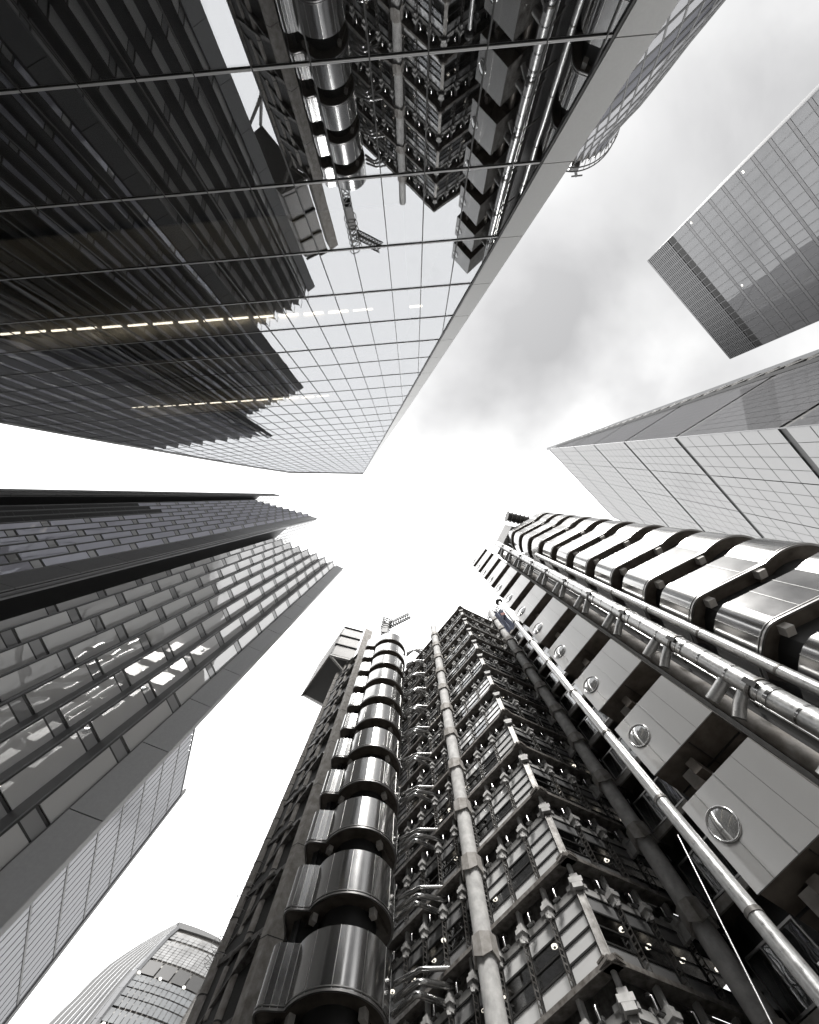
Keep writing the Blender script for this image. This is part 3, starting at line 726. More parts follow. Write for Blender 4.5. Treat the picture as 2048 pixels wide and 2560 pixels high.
# glazed front between the edge frame and the right-hand edge (hidden behind the steel tower)
rt = [(1290, 185), (1420, 255), (1560, 345), (1700, 430)]
front_dir = (wpt(1560, 345, 158) - wpt(1200, 155, 158)); front_dir.z = 0
FW = 62.0; fd_ = front_dir.normalized()
def fpt(i, t, sag=5.0):
    a = I3[i]; c = a + fd_ * FW * t; bow = math.sin(math.pi * min(1, t)) * sag
    nrm = perp_out(fd_, a); return c + nrm * bow
levels = [I3[0]] 
bands = [(0.35, 1.0, 'far_pale', 3, 10, 'sky_pane'), (1.15, 2.75, 'far_pale', 8, 12, 'garden_pane'), (2.85, 4.15, 'iron', 1, 4, 'dark_panel'), (4.2, 5.6, 'far_glass', 2, 12, 'glazing_strip'), (5.65, 7.0, 'far_glass', 2, 12, 'glazing_strip'), (7.05, 9.0, 'far_glass', 2, 12, 'glazing_strip')]
def fcurve(tt, s_):
    i = min(8, int(tt)); f = tt - i; a = fpt(i, s_); b = fpt(i + 1, s_); return a.lerp(b, f)
bkp = MB()
for i in range(18):
    for j in range(10):
        off_ = perp_out(fd_, I3[0]) * -1.2
        bkp.quad(fcurve(i / 2, j / 10) + off_, fcurve(i / 2, (j + 1) / 10) + off_, fcurve((i + 1) / 2, (j + 1) / 10) + off_, fcurve((i + 1) / 2, j / 10) + off_)
bkp.build('core', 'iron2', wt)
for (ta, tb, mm, nr_, nc, nm) in bands:
    for r_ in range(nr_):
        for c_ in range(nc):
            g0, g1 = lerp(ta, tb, (r_ + .06) / nr_), lerp(ta, tb, (r_ + .94) / nr_); s0, s1 = .02 + .5 * (c_ + .05) / nc, .02 + .5 * (c_ + .95) / nc
            m = MB().quad(fcurve(g0, s0), fcurve(g0, s1), fcurve(g1, s1), fcurve(g1, s0)); m.build(nm, mm, wt)
rt0 = at_dist((1200, 155), RW)
def ftop(t): return rt0 + fd_ * FW * t + perp_out(fd_, I3[0]) * (math.sin(math.pi * min(1, t)) * 5.0) - Vector((0, 0, 6 * t * t))
for j in range(10):
    a, b, c, d = fpt(0, j / 16), fpt(0, (j + 1) / 16), ftop((j + 1) / 16), ftop(j / 16)
    bk_ = perp_out(fd_, I3[0]) * -2.0; m = MB().quad(a, b, c, d); m.quad(a + bk_, b + bk_, c + bk_, d + bk_); m.quad(a, b, b + bk_, a + bk_); m.quad(d, c, c + bk_, d + bk_)
    m.build('roof_edge', 'fins_pale', wt)
for tt, s_ in ((4.15, .03), (4.15, .2), (4.15, .4), (8.1, .05), (8.2, .09), (8.3, .03), (8.45, .07), (8.5, .12)):
    c = fcurve(tt, s_) + perp_out(fd_, I3[0]) * .4; piece('facade_lamp', 'spot', wt, c, (1.0, 0, 0), (0, 1.0, 0), (0, 0, .5))

# ------------------------------------------------------------------ exposed-steel office building (bottom centre)
CX = Vector((8.21, 19.22, 0))
dL = Vector((-0.621, 0.784, 0)).normalized(); nL = Vector((-0.784, -0.621, 0)).normalized()
dR = Vector((0.8997, 0.4365, 0)).normalized(); nR = Vector((0.4365, -0.8997, 0)).normalized()
SH = 4.0; Z0 = 10.93; BW = 1.95
off_b = thing('steel_office_building', 'dark steel-framed office building with stepped corner, concrete columns and lit bays', 'building', (CX.x, CX.y, GZ))
def mesh_of(fn, name, m): b = MB(); fn(b); return b.mesh(name, m)
def f_frame(b):
    for z in (0.34, 1.0, 1.56, 2.12, 2.76): b.bx(0, BW, -.03, .05, z - .035, z + .035)
    b.bx(.02, .08, -.03, .05, .34, 2.76); b.bx(BW - .08, BW - .02, -.03, .05, .34, 2.76)
def f_ladder(b):
    for y in (.07, .34): b.bx(-.018, .018, y - .022, y + .022, .22, 2.84)
    for i in range(11): z = .3 + i * .246; b.bx(-.016, .016, .05, .36, z - .035, z + .035)
def f_bracket(b):
    b.bx(-.13, .13, -.05, .36, 2.70, 3.0); b.bx(-.24, .24, -.05, .44, 3.0, 3.18); b.bx(-.17, .17, -.05, .34, 3.18, 3.36); b.bx(-.09, .09, -.05, .24, 3.36, 3.98)
    b.box((0, .30, 2.66), (.14, .14, 0), (-.14, .14, 0), (0, 0, .14))
def f_head(b):
    b.bx(.26, BW - .26, -.12, -.02, 2.86, 3.16); b.bx(.34, .62, -.12, .06, 3.1, 3.28); b.bx(1.2, 1.42, -.12, .02, 3.12, 3.3)
def f_down(b):
    b.tube([(1.18, .30, 2.98), (1.18, .30, 3.42), (1.18, .24, 3.52), (1.18, .02, 3.56)], .075, 10)
    b.bx(1.02, 1.34, .22, .46, 2.93, 2.98)
def f_ledge(b, L):
    b.bx(-.62, L, -.15, .52, -.04, .06); b.bx(-.62, L, -.1, .36, .10, .17); b.bx(-.62, L, .50, .57, -.10, .08); b.bx(0, L, -.2, .10, -.02, .30)
ME = dict(frame=mesh_of(f_frame, 'bay_frame', 'iron'), ladder=mesh_of(f_ladder, 'ladder_mullion', 'iron2'), bracket=mesh_of(f_bracket, 'bracket', 'concrete'),
          head=mesh_of(f_head, 'head_panel', 'concrete'), down=mesh_of(f_down, 'downlight', 'steel'),
          ledgeL=mesh_of(lambda b: f_ledge(b, BW * 10), 'ledge', 'ledge'), ledgeR=mesh_of(lambda b: f_ledge(b, BW * 5), 'ledge', 'ledge'))
def pane_mesh(z0, z1, m): return MB().bx(.07, BW - .07, -.03, -.005, z0, z1).mesh('pane', m)
PR = [(.37, .97), (1.03, 1.53), (1.59, 2.09), (2.15, 2.73)]
panes = {m: [pane_mesh(a, b, m) for a, b in PR] for m in ('lpale', 'lclear', 'lgrey')}
vis_pane = pane_mesh(1.03, 2.09, 'lclear')
lum = MB().tube([(0, 0, 0), (0, 0, .06)], .155, 14); lum = lum.mesh('luminaire', 'lamp')
lumc = MB().tube([(0, 0, -.03), (0, 0, .02)], .07, 10).mesh('luminaire_core', 'iron')
def bay(k, b, side):
    u, n, o = (dL, nL, CX) if side == 'L' else (dR, nR, CX)
    z = Z0 + SH * k
    org = o + u * (BW * b) + Vector((0, 0, z)); Mx = basis(org, u, n, Vector((0, 0, 1)))
    f = inst('window_bay', ME['frame'], off_b, Mx)
    near = k <= 5 and b < 3
    pale = side == 'L' and b < 3
    if near:
        for r in range(4):
            if pale: m = 'lpale' if (r in (0, 3) or (b == 0) or (r == 2 and (k + b) % 3 == 0)) else 'lclear'
            else: m = 'lgrey' if r in (0, 3) else 'lclear'
            inst('pane', panes[m][r], f, Mx)
    else:
        inst('vision_pane', vis_pane, f, Mx)
        for r in (0, 3): inst('spandrel_pane', panes['lpale' if pale else 'lgrey'][r], f, Mx)
    if b > 0: inst('ladder_mullion', ME['ladder'], off_b, Mx); inst('bracket', ME['bracket'], off_b, Mx)
    inst('head_panel', ME['head'], off_b, Mx)
    inst('downlight', ME['down'], off_b, Mx)
    if not pale or (b > 0 and (k * 3 + b) % 4 != 0):
        rr = random.Random(k * 31 + b * 7 + (side == 'L') * 3)
        c = org + u * rr.uniform(.5, 1.5) - n * rr.uniform(.7, 1.3) + Vector((0, 0, 2.55))
        if rr.random() < .68:
            Lm = inst('luminaire', lum, off_b, basis(c, Vector((1, 0, 0)), Vector((0, 1, 0)), Vector((0, 0, 1)))); inst('luminaire_core', lumc, Lm, basis(c, Vector((1, 0, 0)), Vector((0, 1, 0)), Vector((0, 0, 1))))
KS = range(-1, 11)
for k in KS:
    for b in range(10): bay(k, b, 'L')
    for b in range(5): bay(k, b, 'R')
for k in range(-1, 12):
    z = Vector((0, 0, Z0 + SH * k))
    inst('ledge', ME['ledgeL'], off_b, basis(CX + z, dL, nL, Vector((0, 0, 1)))); inst('ledge', ME['ledgeR'], off_b, basis(CX + z, dR, nR, Vector((0, 0, 1))))
# corner posts and corner brackets, floor slabs, inner core
bis = (nL + nR).normalized(); bt = Vector((-bis.y, bis.x, 0))
cp = MB(); cp.box((0, .12, 1.5), (.34, 0, 0), (0, .06, 0), (0, 0, 2.5)); cp.box((.16, .04, 1.5), (.05, 0, 0), (0, .3, 0), (0, 0, 2.5)); cp.box((-.16, .04, 1.5), (.05, 0, 0), (0, .3, 0), (0, 0, 2.5))
cpm = cp.mesh('corner_post', 'iron2')
cb = MB(); cb.box((0, .12, 2.9), (.5, 0, 0), (0, .5, 0), (0, 0, .25)); cb.box((0, .1, 3.1), (.66, 0, 0), (0, .55, 0), (0, 0, .22)); cb.box((0, .06, 3.3), (.4, 0, 0), (0, .4, 0), (0, 0, .25)); cb.tube([(0, .05, 3.4), (0, .05, 3.96)], .13, 10)
cbm = cb.mesh('corner_bracket', 'concrete')
far = CX + dL * 19.5 + dR * 10
slabp = [CX - bis * .35, CX + dL * 19.5 - nL * .22, CX + dL * 19.5 - nL * 12, CX + dR * 9.75 - nR * 12, CX + dR * 9.75 - nR * .22]
for k in KS:
    Mx = basis(CX + Vector((0, 0, Z0 + SH * k)), bt, bis, Vector((0, 0, 1)))
    inst('corner_post', cpm, off_b, Mx); inst('corner_bracket', cbm, off_b, Mx)
    MB().prism([p[:2] for p in slabp], Z0 + SH * k + 2.8, Z0 + SH * k + 4.0).build('floor_slab', 'iron2', off_b)
MB().prism([(p - bis * 0)[:2] for p in [CX - bis * 4.2, CX + dL * 19.4 - nL * 3.4, CX + dL * 19.4 - nL * 12, CX + dR * 9.7 - nR * 12, CX + dR * 9.7 - nR * 3.4]], GZ, Z0 + SH * 11).build('core', 'interior', off_b)
MB().prism([p[:2] for p in [CX + bis * .1, CX + dL * 19.5, CX + dL * 19.5 - nL * 12, CX + dR * 9.75 - nR * 12, CX + dR * 9.75]], GZ, Z0 - SH - .3).build('plinth', 'concrete_dk', off_b)
MB().prism([p[:2] for p in [CX + bis * .5, CX + dL * 19.5 + nL * .35, CX + dL * 19.5 - nL * 12, CX + dR * 9.75 - nR * 12, CX + dR * 9.75 + nR * .35]], Z0 + SH * 11 + .2, Z0 + SH * 11 + .55).build('roof_slab', 'iron2', off_b)
# round concrete columns with bracketed collars
collar = MB()
for i in range(8): pass
nco = 8; vb = []
def collar_mesh():
    b = MB(); r = .70
    ring = [(r * math.cos(math.pi * 2 * (i + .5) / nco), r * math.sin(math.pi * 2 * (i + .5) / nco)) for i in range(nco)]
    lo = [0.0 if i % 2 else .22 for i in range(nco)]
    k = len(b.v); b.v += [(x, y, z) for (x, y), z in zip(ring, lo)] + [(x, y, 1.0) for x, y in ring] + [(x * .72, y * .72, z + .03) for (x, y), z in zip(ring, lo)] + [(x * .75, y * .75, 1.05) for x, y in ring]
    for i in range(nco):
        j = (i + 1) % nco
        b.f += [(i, j, nco + j, nco + i), (2 * nco + i, 2 * nco + j, j, i), (nco + i, nco + j, 3 * nco + j, 3 * nco + i)]; b.sm += [False] * 3
    return b
colm = collar_mesh().mesh('collar', 'concrete_dk')
def column(t, x, y, zc, zt, toward, n_, r=.52):
    MB().tube([(x, y, GZ)] + [(x, y, zc + SH * i + .5) for i in range(-3, n_)] + [(x, y, zt)], r, 24).build('column', 'concrete', t)
    tv = Vector((toward[0] - x, toward[1] - y, 0)); d = tv.length; tv.normalize(); pv_ = Vector((-tv.y, tv.x, 0))
    for i in range(-2, n_):
        z = zc + SH * i
        if z > zt - .3: break
        c = inst('collar', colm, t, Matrix.Translation((x, y, z)))
        pl = MB().box((x + tv.x * (d * .5 + .35), y + tv.y * (d * .5 + .35), z + .55), tv * (d - .3), pv_ * .22, (0, 0, .62)); pl.box((x + tv.x * d, y + tv.y * d, z + .6), tv * .3, pv_ * .5, (0, 0, .9))
        pl.build('collar_bracket', 'concrete', t)
wl_ = CX + dL * 6.11; wr_ = CX + dR * 5.83
column(off_b, 3.82, 23.54, 13.59, 55.6, wl_, 12)
column(off_b, 14.02, 20.59, 13.05, 54.2, wr_, 12)
# bundles of bent ducts between the stair tower and the wall
for k in range(-2, 9):
    z = 21.9 + SH * k
    for i, (dz, r_) in enumerate(((0, .15), (.55, .15), (1.15, .12))):
        a = Vector((-1.0, 26.9, z + dz - .25)); b = Vector((0.25 + .12 * i, 25.9 + .2 * i, z + dz)); c = CX + dL * (9.9 - .35 * i) + Vector((0, 0, z + dz + .12))
        MB().tube([a, a.lerp(b, .8), a.lerp(b, .93) + Vector((.03, 0, .02)), b.lerp(c, .10), b.lerp(c, .25), c], r_, 12).build('duct', 'steel', off_b)

# ------------------------------------------------------------------ pods clad in stainless steel
def arc(cx, cy, r, a0, a1, step=5.0):
    n_ = max(2, int(abs(a1 - a0) / step) + 1)
    return [Vector((cx + r * math.cos(R(lerp(a0, a1, i / (n_ - 1)))), cy + r * math.sin(R(lerp(a0, a1, i / (n_ - 1)))))) for i in range(n_)]
def trim_ends(pl, g):
    pl = [p.copy() for p in pl]; pl[0] = pl[0] + (pl[1] - pl[0]).normalized() * g; pl[-1] = pl[-1] + (pl[-2] - pl[-1]).normalized() * g; return pl
PH = 2.5
def pod_stack(t, segs, back, zlist, boxes, core_in=1.0, rim_w=.05):
    """segs: list of 2D polylines (one per cladding panel, clockwise round the outside); back: closing points"""
    outl = []
    for s_ in segs: outl += s_ if not outl else s_[1:]
    closed = outl + [Vector(p) for p in back]
    inner = offset(closed, -0.05, True)
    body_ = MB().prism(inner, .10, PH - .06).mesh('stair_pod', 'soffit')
    pm = []
    for s_ in segs:
        tr = trim_ends(s_, .008); pm.append(MB().strip(offset(tr, .03), offset(tr, -.02), 0, PH).mesh('panel', 'steel'))
    seam = MB()
    for s_ in segs[:-1]:
        p = s_[-1]; q = s_[-2]; d = (p - q).normalized(); nn_ = Vector((-d.y, d.x)); seam.box((p.x + nn_.x * .035, p.y + nn_.y * .035, PH / 2), (d.x * .035, d.y * .035, 0), (nn_.x * .03, nn_.y * .03, 0), (0, 0, PH + .02))
    seam = seam.mesh('seam', 'steel_seam')
    rimm = MB(); 
    rimm.strip(offset(outl, .055), offset(outl, -.06), .0, .09); rimm.strip(offset(outl, .075), offset(outl, .02), .15, .19)
    rimm = rimm.mesh('rim', 'rim')
    for z in zlist:
        Mx = Matrix.Translation((0, 0, z))
        o = inst('stair_pod', body_, t, Mx)
        for m_ in pm: inst('panel', m_, o, Mx)
        inst('seam', seam, o, Mx); inst('rim', rimm, o, Matrix.Translation((0, 0, z - .012)))
        for (x, y, a, s_) in boxes:
            c, s2 = math.cos(R(a)), math.sin(R(a))
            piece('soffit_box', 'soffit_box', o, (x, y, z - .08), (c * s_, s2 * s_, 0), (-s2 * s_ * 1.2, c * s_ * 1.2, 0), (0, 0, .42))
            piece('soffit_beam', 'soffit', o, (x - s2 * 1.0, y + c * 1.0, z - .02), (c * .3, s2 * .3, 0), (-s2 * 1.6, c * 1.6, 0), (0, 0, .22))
    MB().prism(offset(closed, -core_in, True), GZ, zlist[-1] + PH - .3).build('core_shaft', 'black', t)

stl = thing('stair_tower', 'stair tower of round banded stainless-steel pods beside a concrete pier', 'tower', (-3.9, 26.1, GZ))
c1 = (-3.9, 26.1, 2.7)
angs = [40, 8, -26, -58, -90, -119, -148.3]
segs = [arc(*c1, a, b) for a, b in zip(angs[:-1], angs[1:])]
wj = segs[-1][-1]
wing = [wj, Vector((-6.58, 24.66)), Vector((-6.95, 24.62)), Vector((-7.32, 24.60))]
segs += [[a, b] for a, b in zip(wing[:-1], wing[1:])]
segs += [[Vector((-7.32, 24.60)), Vector((-7.50, 24.66)), Vector((-7.65, 24.80)), Vector((-7.73, 25.0)), Vector((-7.75, 25.25))], [Vector((-7.75, 25.25)), Vector((-7.75, 26.9))]]
zl1 = [12.64 + SH * i for i in range(-2, 11)]
pod_stack(stl, segs, [(-6.6, 28.4), (-3.0, 28.9)], zl1, [(-5.95, 25.15, 35, .34), (-2.35, 24.75, -25, .34)])
# concrete pier, column and bracing to the left of the pods
MB().prism([(-9.87, 28.35), (-9.36, 28.0), (-8.36, 28.45), (-8.3, 29.4), (-9.85, 29.4)], GZ, 58).build('pier', 'concrete_dk', stl)
for i in range(9): MB().prism([(-9.885, 28.35), (-9.36, 27.985), (-8.345, 28.45), (-8.3, 29.3), (-9.87, 29.3)], 6 + 5.8 * i, 6.05 + 5.8 * i).build('pier_joint', 'iron', stl)
MB().prism([(-9.8, 29.5), (-8.4, 29.0), (-7.5, 28.2), (-5.5, 31.5), (-11.5, 36.5), (-13.75, 32.9), (-13.4, 32.0), (-11.4, 30.25)], GZ, 58).build('rear_wall', 'iron', stl)
for (x_, y_, r_) in ((-13.55, 32.2, .42), (-11.3, 30.3, .3)):
    MB().tube([(x_, y_, GZ), (x_, y_, 57)], r_, 20).build('column', 'concrete_dk', stl)
    for i in range(28): MB().tube([(x_, y_, 3 + 2 * i), (x_, y_, 3.07 + 2 * i)], r_ + .025, 20).build('column_joint', 'iron', stl)
for k in range(-1, 12):
    z = 11.2 + SH * k
    MB().bar((-13.1, 32.1, z), (-10.0, 28.9, z + 2.9), .62, .10).build('diagonal_plate', 'iron2', stl)
    MB().bar((-13.4, 32.0, z + 3.3), (-9.9, 29.0, z + 3.3), .28, .35).build('tie_beam', 'iron2', stl)
    MB().tube([(-12.4, 31.2, z + .4), (-12.3, 31.0, z + 2.6)], .2, 10).build('stub_pipe', 'concrete_dk', stl)
    MB().tube([(-12.4, 31.3, z + 2.6), (-12.1, 30.6, z + 3.1), (-11.0, 29.6, z + 3.2)], .13, 8).build('branch_pipe', 'iron2', stl)
# anti-climb spiked fans on the outer column
spk = MB()
for i in range(16):
    t = 2 * math.pi * i / 16; spk.bar((.40 * math.cos(t), .40 * math.sin(t), .0), (.95 * math.cos(t), .95 * math.sin(t), .12), .022)
spk.tube([(.95 * math.cos(2 * math.pi * i / 24), .95 * math.sin(2 * math.pi * i / 24), .12) for i in range(25)], .016, 5, caps=False)
spk = spk.mesh('spiked_ring', 'rim')
for i in range(8): inst('spiked_ring', spk, stl, Matrix.Translation((-13.55, 32.2, 18.6 + .85 * i)))
# ribbed plant box hanging high on the tower
KB = 60 / 54
pA_, pB_, pC_, pD_ = [Vector(p) * KB for p in ((-14.06, 26.89, 0), (-19.3, 34.43, 0), (-15.45, 36.75, 0), (-10.22, 27.95, 0))]
HB0, HB1 = 54.0 * KB, 66.0 * KB
MB().prism([p[:2] for p in (pA_, pB_, pC_, pD_)], HB0, HB1 - .2).build('plant_box', 'iron', stl)
def ribbed(a, b, z0, z1, n_, par):
    u_ = (b - a); L_ = u_.length; u_.normalize(); nn_ = Vector((u_.y, -u_.x, 0)); cen = (pA_ + pC_) / 2
    if nn_.dot(a - cen) < 0: nn_ = -nn_
    m = MB()
    m.box((a + b) / 2 + nn_ * .03 + Vector((0, 0, (z0 + z1) / 2)), u_ * L_, nn_ * .05, (0, 0, z1 - z0))
    for i in range(n_): m.box(a + u_ * (L_ * (i + .5) / n_) + nn_ * .09 + Vector((0, 0, (z0 + z1) / 2)), u_ * (L_ / n_ * .5), nn_ * .08, (0, 0, z1 - z0 - .1))
    m.build('ribbed_panel', 'corrug', par)
for i in range(3):
    za, zb_ = HB0 + .35 + 4.4 * i, HB0 + .35 + 4.4 * (i + 1) - .35
    ribbed(pA_ + (pD_ - pA_) * .06, pD_, za, zb_, 22, stl); ribbed(pA_ + (pB_ - pA_) * .02, pB_, za, zb_, 40, stl)
    piece('tier_rail', 'iron', stl, (pA_ + pD_) / 2 + Vector((0, 0, zb_ + .15)) + nR * .0 + Vector((.05, -.2, 0)), (pD_ - pA_) * 1.03, Vector((.1, -.35, 0)), (0, 0, .22))
for a, b in (((-14.0, 26.95, 53.8), (-10.6, 28.6, 50.5)), ((-18.9, 34.2, 53.8), (-13.4, 32.2, 47.5)), ((-10.4, 28.0, 53.9), (-9.4, 28.9, 51.0)), ((-15.6, 36.4, 53.8), (-12.8, 33.5, 47.0))):
    MB().bar(Vector(a) * KB, Vector(b) * KB, .34).build('strut', 'iron2', stl)
MB().bar(pA_ + Vector((0, 0, HB0 - .15)), pD_ + Vector((0, 0, HB0 - .15)), .4).build('edge_beam', 'corrug', stl); MB().bar(pA_ + Vector((0, 0, HB0 - .15)), pB_ + Vector((0, 0, HB0 - .15)), .3).build('edge_beam', 'iron2', stl)
MB().prism([(-9.4 * KB, 26.4 * KB), (-7.95 * KB, 27.1 * KB), (-8.6 * KB, 29.3 * KB), (-10.1 * KB, 28.4 * KB)], 51.2 * KB, 64.6 * KB).build('lift_motor_housing', 'concrete_dk', stl)

# ------------------------------------------------------------------ service tower (right): porthole pods, pipes and stair pods
srv = thing('service_tower', 'service tower of porthole pods, tall pipes and banded steel stair pods at right', 'tower', (14, 10, GZ))
c2 = (22.3, 5.4, 2.72)
angs = [40, 5, -32, -60, -88, -116, -144]
segs = [arc(*c2, a, b) for a, b in zip(angs[:-1], angs[1:])]
wj = segs[-1][-1]; we = Vector((16.80, 5.62))
segs += [[wj.lerp(we, i / 3), wj.lerp(we, (i + 1) / 3)] for i in range(3)]
segs += [[we, Vector((16.58, 5.77)), Vector((16.42, 5.98)), Vector((16.32, 6.25)), Vector((16.28, 6.55))], [Vector((16.28, 6.55)), Vector((16.28, 6.9)), Vector((16.31, 7.3)), Vector((16.45, 7.9)), Vector((16.8, 8.6))]]
zl2 = [18.73 + SH * i for i in range(-4, 10)]
pod_stack(srv, segs, [(19.5, 9.2), (23.5, 8.6)], zl2, [(19.75, 4.35, -28, .42), (17.15, 6.05, -28, .40)], core_in=.85)
# porthole pods
fl0, fr0 = Vector((9.52, 10.88, 0)), Vector((11.42, 8.12, 0))
fu = (fr0 - fl0); FL = fu.length; fu.normalize(); fn = perp_out(fu, fl0); DPT = 4.2
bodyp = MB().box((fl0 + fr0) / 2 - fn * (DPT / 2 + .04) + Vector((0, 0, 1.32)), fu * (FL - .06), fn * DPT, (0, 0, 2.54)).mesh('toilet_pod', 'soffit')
PHH = 2.62
fr_ = [0, .20, .49, .745, 1.0]
ring = MB()
def ringpts(r, n_=32): return [fl0 + fu * (FL * .20 + r * math.cos(2 * math.pi * i / n_)) + Vector((0, 0, 1.53 + r * math.sin(2 * math.pi * i / n_))) for i in range(n_ + 1)]
ring.tube([p + fn * .02 for p in ringpts(.475)], .034, 8, caps=False); ringm = ring.mesh('porthole_rim', 'steel')
dsc = MB(); pts = [p + fn * .012 for p in ringpts(.46)][:-1]
cen = fl0 + fu * (FL * .20) + Vector((0, 0, 1.53)) + fn * -.07
k = len(dsc.v)
N_R = 5
for rr in range(N_R + 1):
    for i in range(32):
        a = 2 * math.pi * i / 32; r_ = .455 * rr / N_R
        dsc.v.append(tuple(fl0 + fu * (FL * .20 + r_ * math.cos(a)) + Vector((0, 0, 1.53 + r_ * math.sin(a))) + fn * (.012 + .055 * (1 - (rr / N_R) ** 2))))
for rr in range(N_R):
    for i in range(32): dsc.f.append((rr * 32 + i, rr * 32 + (i + 1) % 32, (rr + 1) * 32 + (i + 1) % 32, (rr + 1) * 32 + i)); dsc.sm.append(True)
dscm = dsc.mesh('porthole_glass', 'port')
for i in range(-2, 12):
    z = 7.70 + SH * i; Mx = Matrix.Translation((0, 0, z))
    o = inst('toilet_pod', bodyp, srv, Mx)
    for a, b in zip(fr_[:-1], fr_[1:]):
        piece('panel', 'steel_flat', o, fl0 + fu * (FL * (a + b) / 2) + Vector((0, 0, z + PHH / 2)) + fn * (-.02), fu * (FL * (b - a) - .012), fn * .05, (0, 0, PHH))
    piece('seam', 'steel_seam', o, fl0 + fu * (FL * .49) + Vector((0, 0, z + PHH / 2)) + fn * .012, fu * .035, fn * .03, (0, 0, PHH + .03))
    piece('side_panel', 'iron2', o, fr0 + fu * .0 - fn * (DPT / 2) + Vector((0, 0, z + PHH / 2)), fu * .05, fn * (DPT - .02), (0, 0, PHH))
    inst('porthole_rim', ringm, o, Mx); inst('porthole_glass', dscm, o, Mx)
    piece('soffit_seam', 'black', o, (fl0 + fr0) / 2 - fn * 1.5 + Vector((0, 0, z + .02)), fu * (FL - .1), fn * .03, (0, 0, .06))
    piece('soffit_seam', 'black', o, (fl0 + fr0) / 2 - fn * 2.1 + Vector((0, 0, z + .02)) + fu * .2, fu * .03, fn * 3.8, (0, 0, .055))
    piece('corbel', 'soffit_box', o, fl0 + fu * .9 - fn * 1.25 + Vector((0, 0, z - .32)), fu * .55, fn * .7, (0, 0, .6))
    piece('bearer', 'soffit', o, fl0 + fu * 1.3 - fn * 2.0 + Vector((0, 0, z - .45)), fu * .35, fn * 3.2, (0, 0, .5))
MB().prism([p[:2] for p in (fl0 + fu * .5 - fn * 2.0, fr0 - fu * .35 - fn * 2.0, fr0 - fu * .35 - fn * 4.3, fl0 + fu * .5 - fn * 4.3)], GZ, 53).build('core_shaft', 'iron', srv)
bkw = [fl0 - fn * 4.3, fr0 - fn * 4.3 - fu * .2, Vector((15.6, 9.6, 0)), Vector((19.4, 9.4, 0)), Vector((27, 13, 0)), Vector((23, 30, 0)), Vector((16.6, 23.4, 0)), Vector((16.6, 21.5, 0)), Vector((18.2, 19.4, 0)), Vector((17.0, 17.4, 0))]
MB().prism([p[:2] for p in bkw], GZ, 52.5).build('service_core', 'iron', srv)
def pipe(x, y, z0, z1, r, m, joints, jr=.018, jh=.05, name='pipe', jm=None):
    o = MB().tube([(x, y, z0), (x, y, z1)], r, 28).build(name, m, srv)
    for z in joints: MB().tube([(x, y, z - jh), (x, y, z + jh)], r + jr, 28).build('joint_ring', jm or m, o)
    return o
pB2 = pipe(13.37, 7.38, GZ, 51.5, .42, 'galv', [11.69 + 1.333 * i for i in range(-6, 30)], .012, .04, jm='steel')
for i in range(-2, 10):
    z = 11.69 + SH * i
    MB().tube([(13.37, 7.38, z + .25), (13.37, 7.38, z + .38)], .47, 24).build('clamp', 'iron2', pB2)
    MB().tube([(13.37, 7.38, z - .38), (13.37, 7.38, z - .25)], .45, 24).build('clamp', 'steel', pB2)
    MB().box((13.05, 7.12, z + .32), (.16, .1, 0), (-.1, .2, 0), (0, 0, .5)).build('clamp_bolt', 'iron', pB2)
    # stub branches towards the pods
    a = Vector((13.37, 7.38, z + 1.5)); b = a + Vector((-.62, 1.2, -.05))
    MB().tube([a, b], .24, 18).build('branch_pipe', 'galv', srv)
    a2 = Vector((13.37, 7.38, z + .75)); b2 = a2 + Vector((-.25, .85, -.1)); c2_ = b2 + Vector((-.2, .45, -.25))
    MB().tube([a2, b2, c2_], .22, 16).build('branch_pipe', 'galv', srv)
    MB().bar((13.37, 7.38, z + .5), (15.85, 8.6, z + .5), .10).build('pipe_bracket', 'iron2', srv)
    MB().bar((14.2, 7.9, z + 2.2), (15.6, 9.4, z + 2.2), .09).build('pipe_bracket', 'iron2', srv)
    MB().box((14.0, 8.0, z + 1.2), (.22, .1, 0), (-.1, .22, 0), (0, 0, .3)).build('junction_box', 'soffit_box', srv)
pipe(15.85, 7.44, GZ, 42.3, .27, 'galv', [13.49 + SH * i for i in range(-3, 8)], .014, .05, jm='iron2')
pipe(13.95, 9.15, GZ, 50.5, .36, 'concrete_dk', [10 + SH * i for i in range(-2, 11)], .03, .08)
pipe(14.35, 8.35, GZ, 50.5, .10, 'steel', [10 + SH * i for i in range(-2, 11)], .02, .06)
pipe(14.75, 8.75, GZ, 50.5, .07, 'steel', [9 + SH * i for i in range(-2, 11)], .02, .06)
pipe(13.0, 9.6, GZ, 50.5, .30, 'soffit', [12 + SH * i for i in range(-2, 10)], .03, .08)
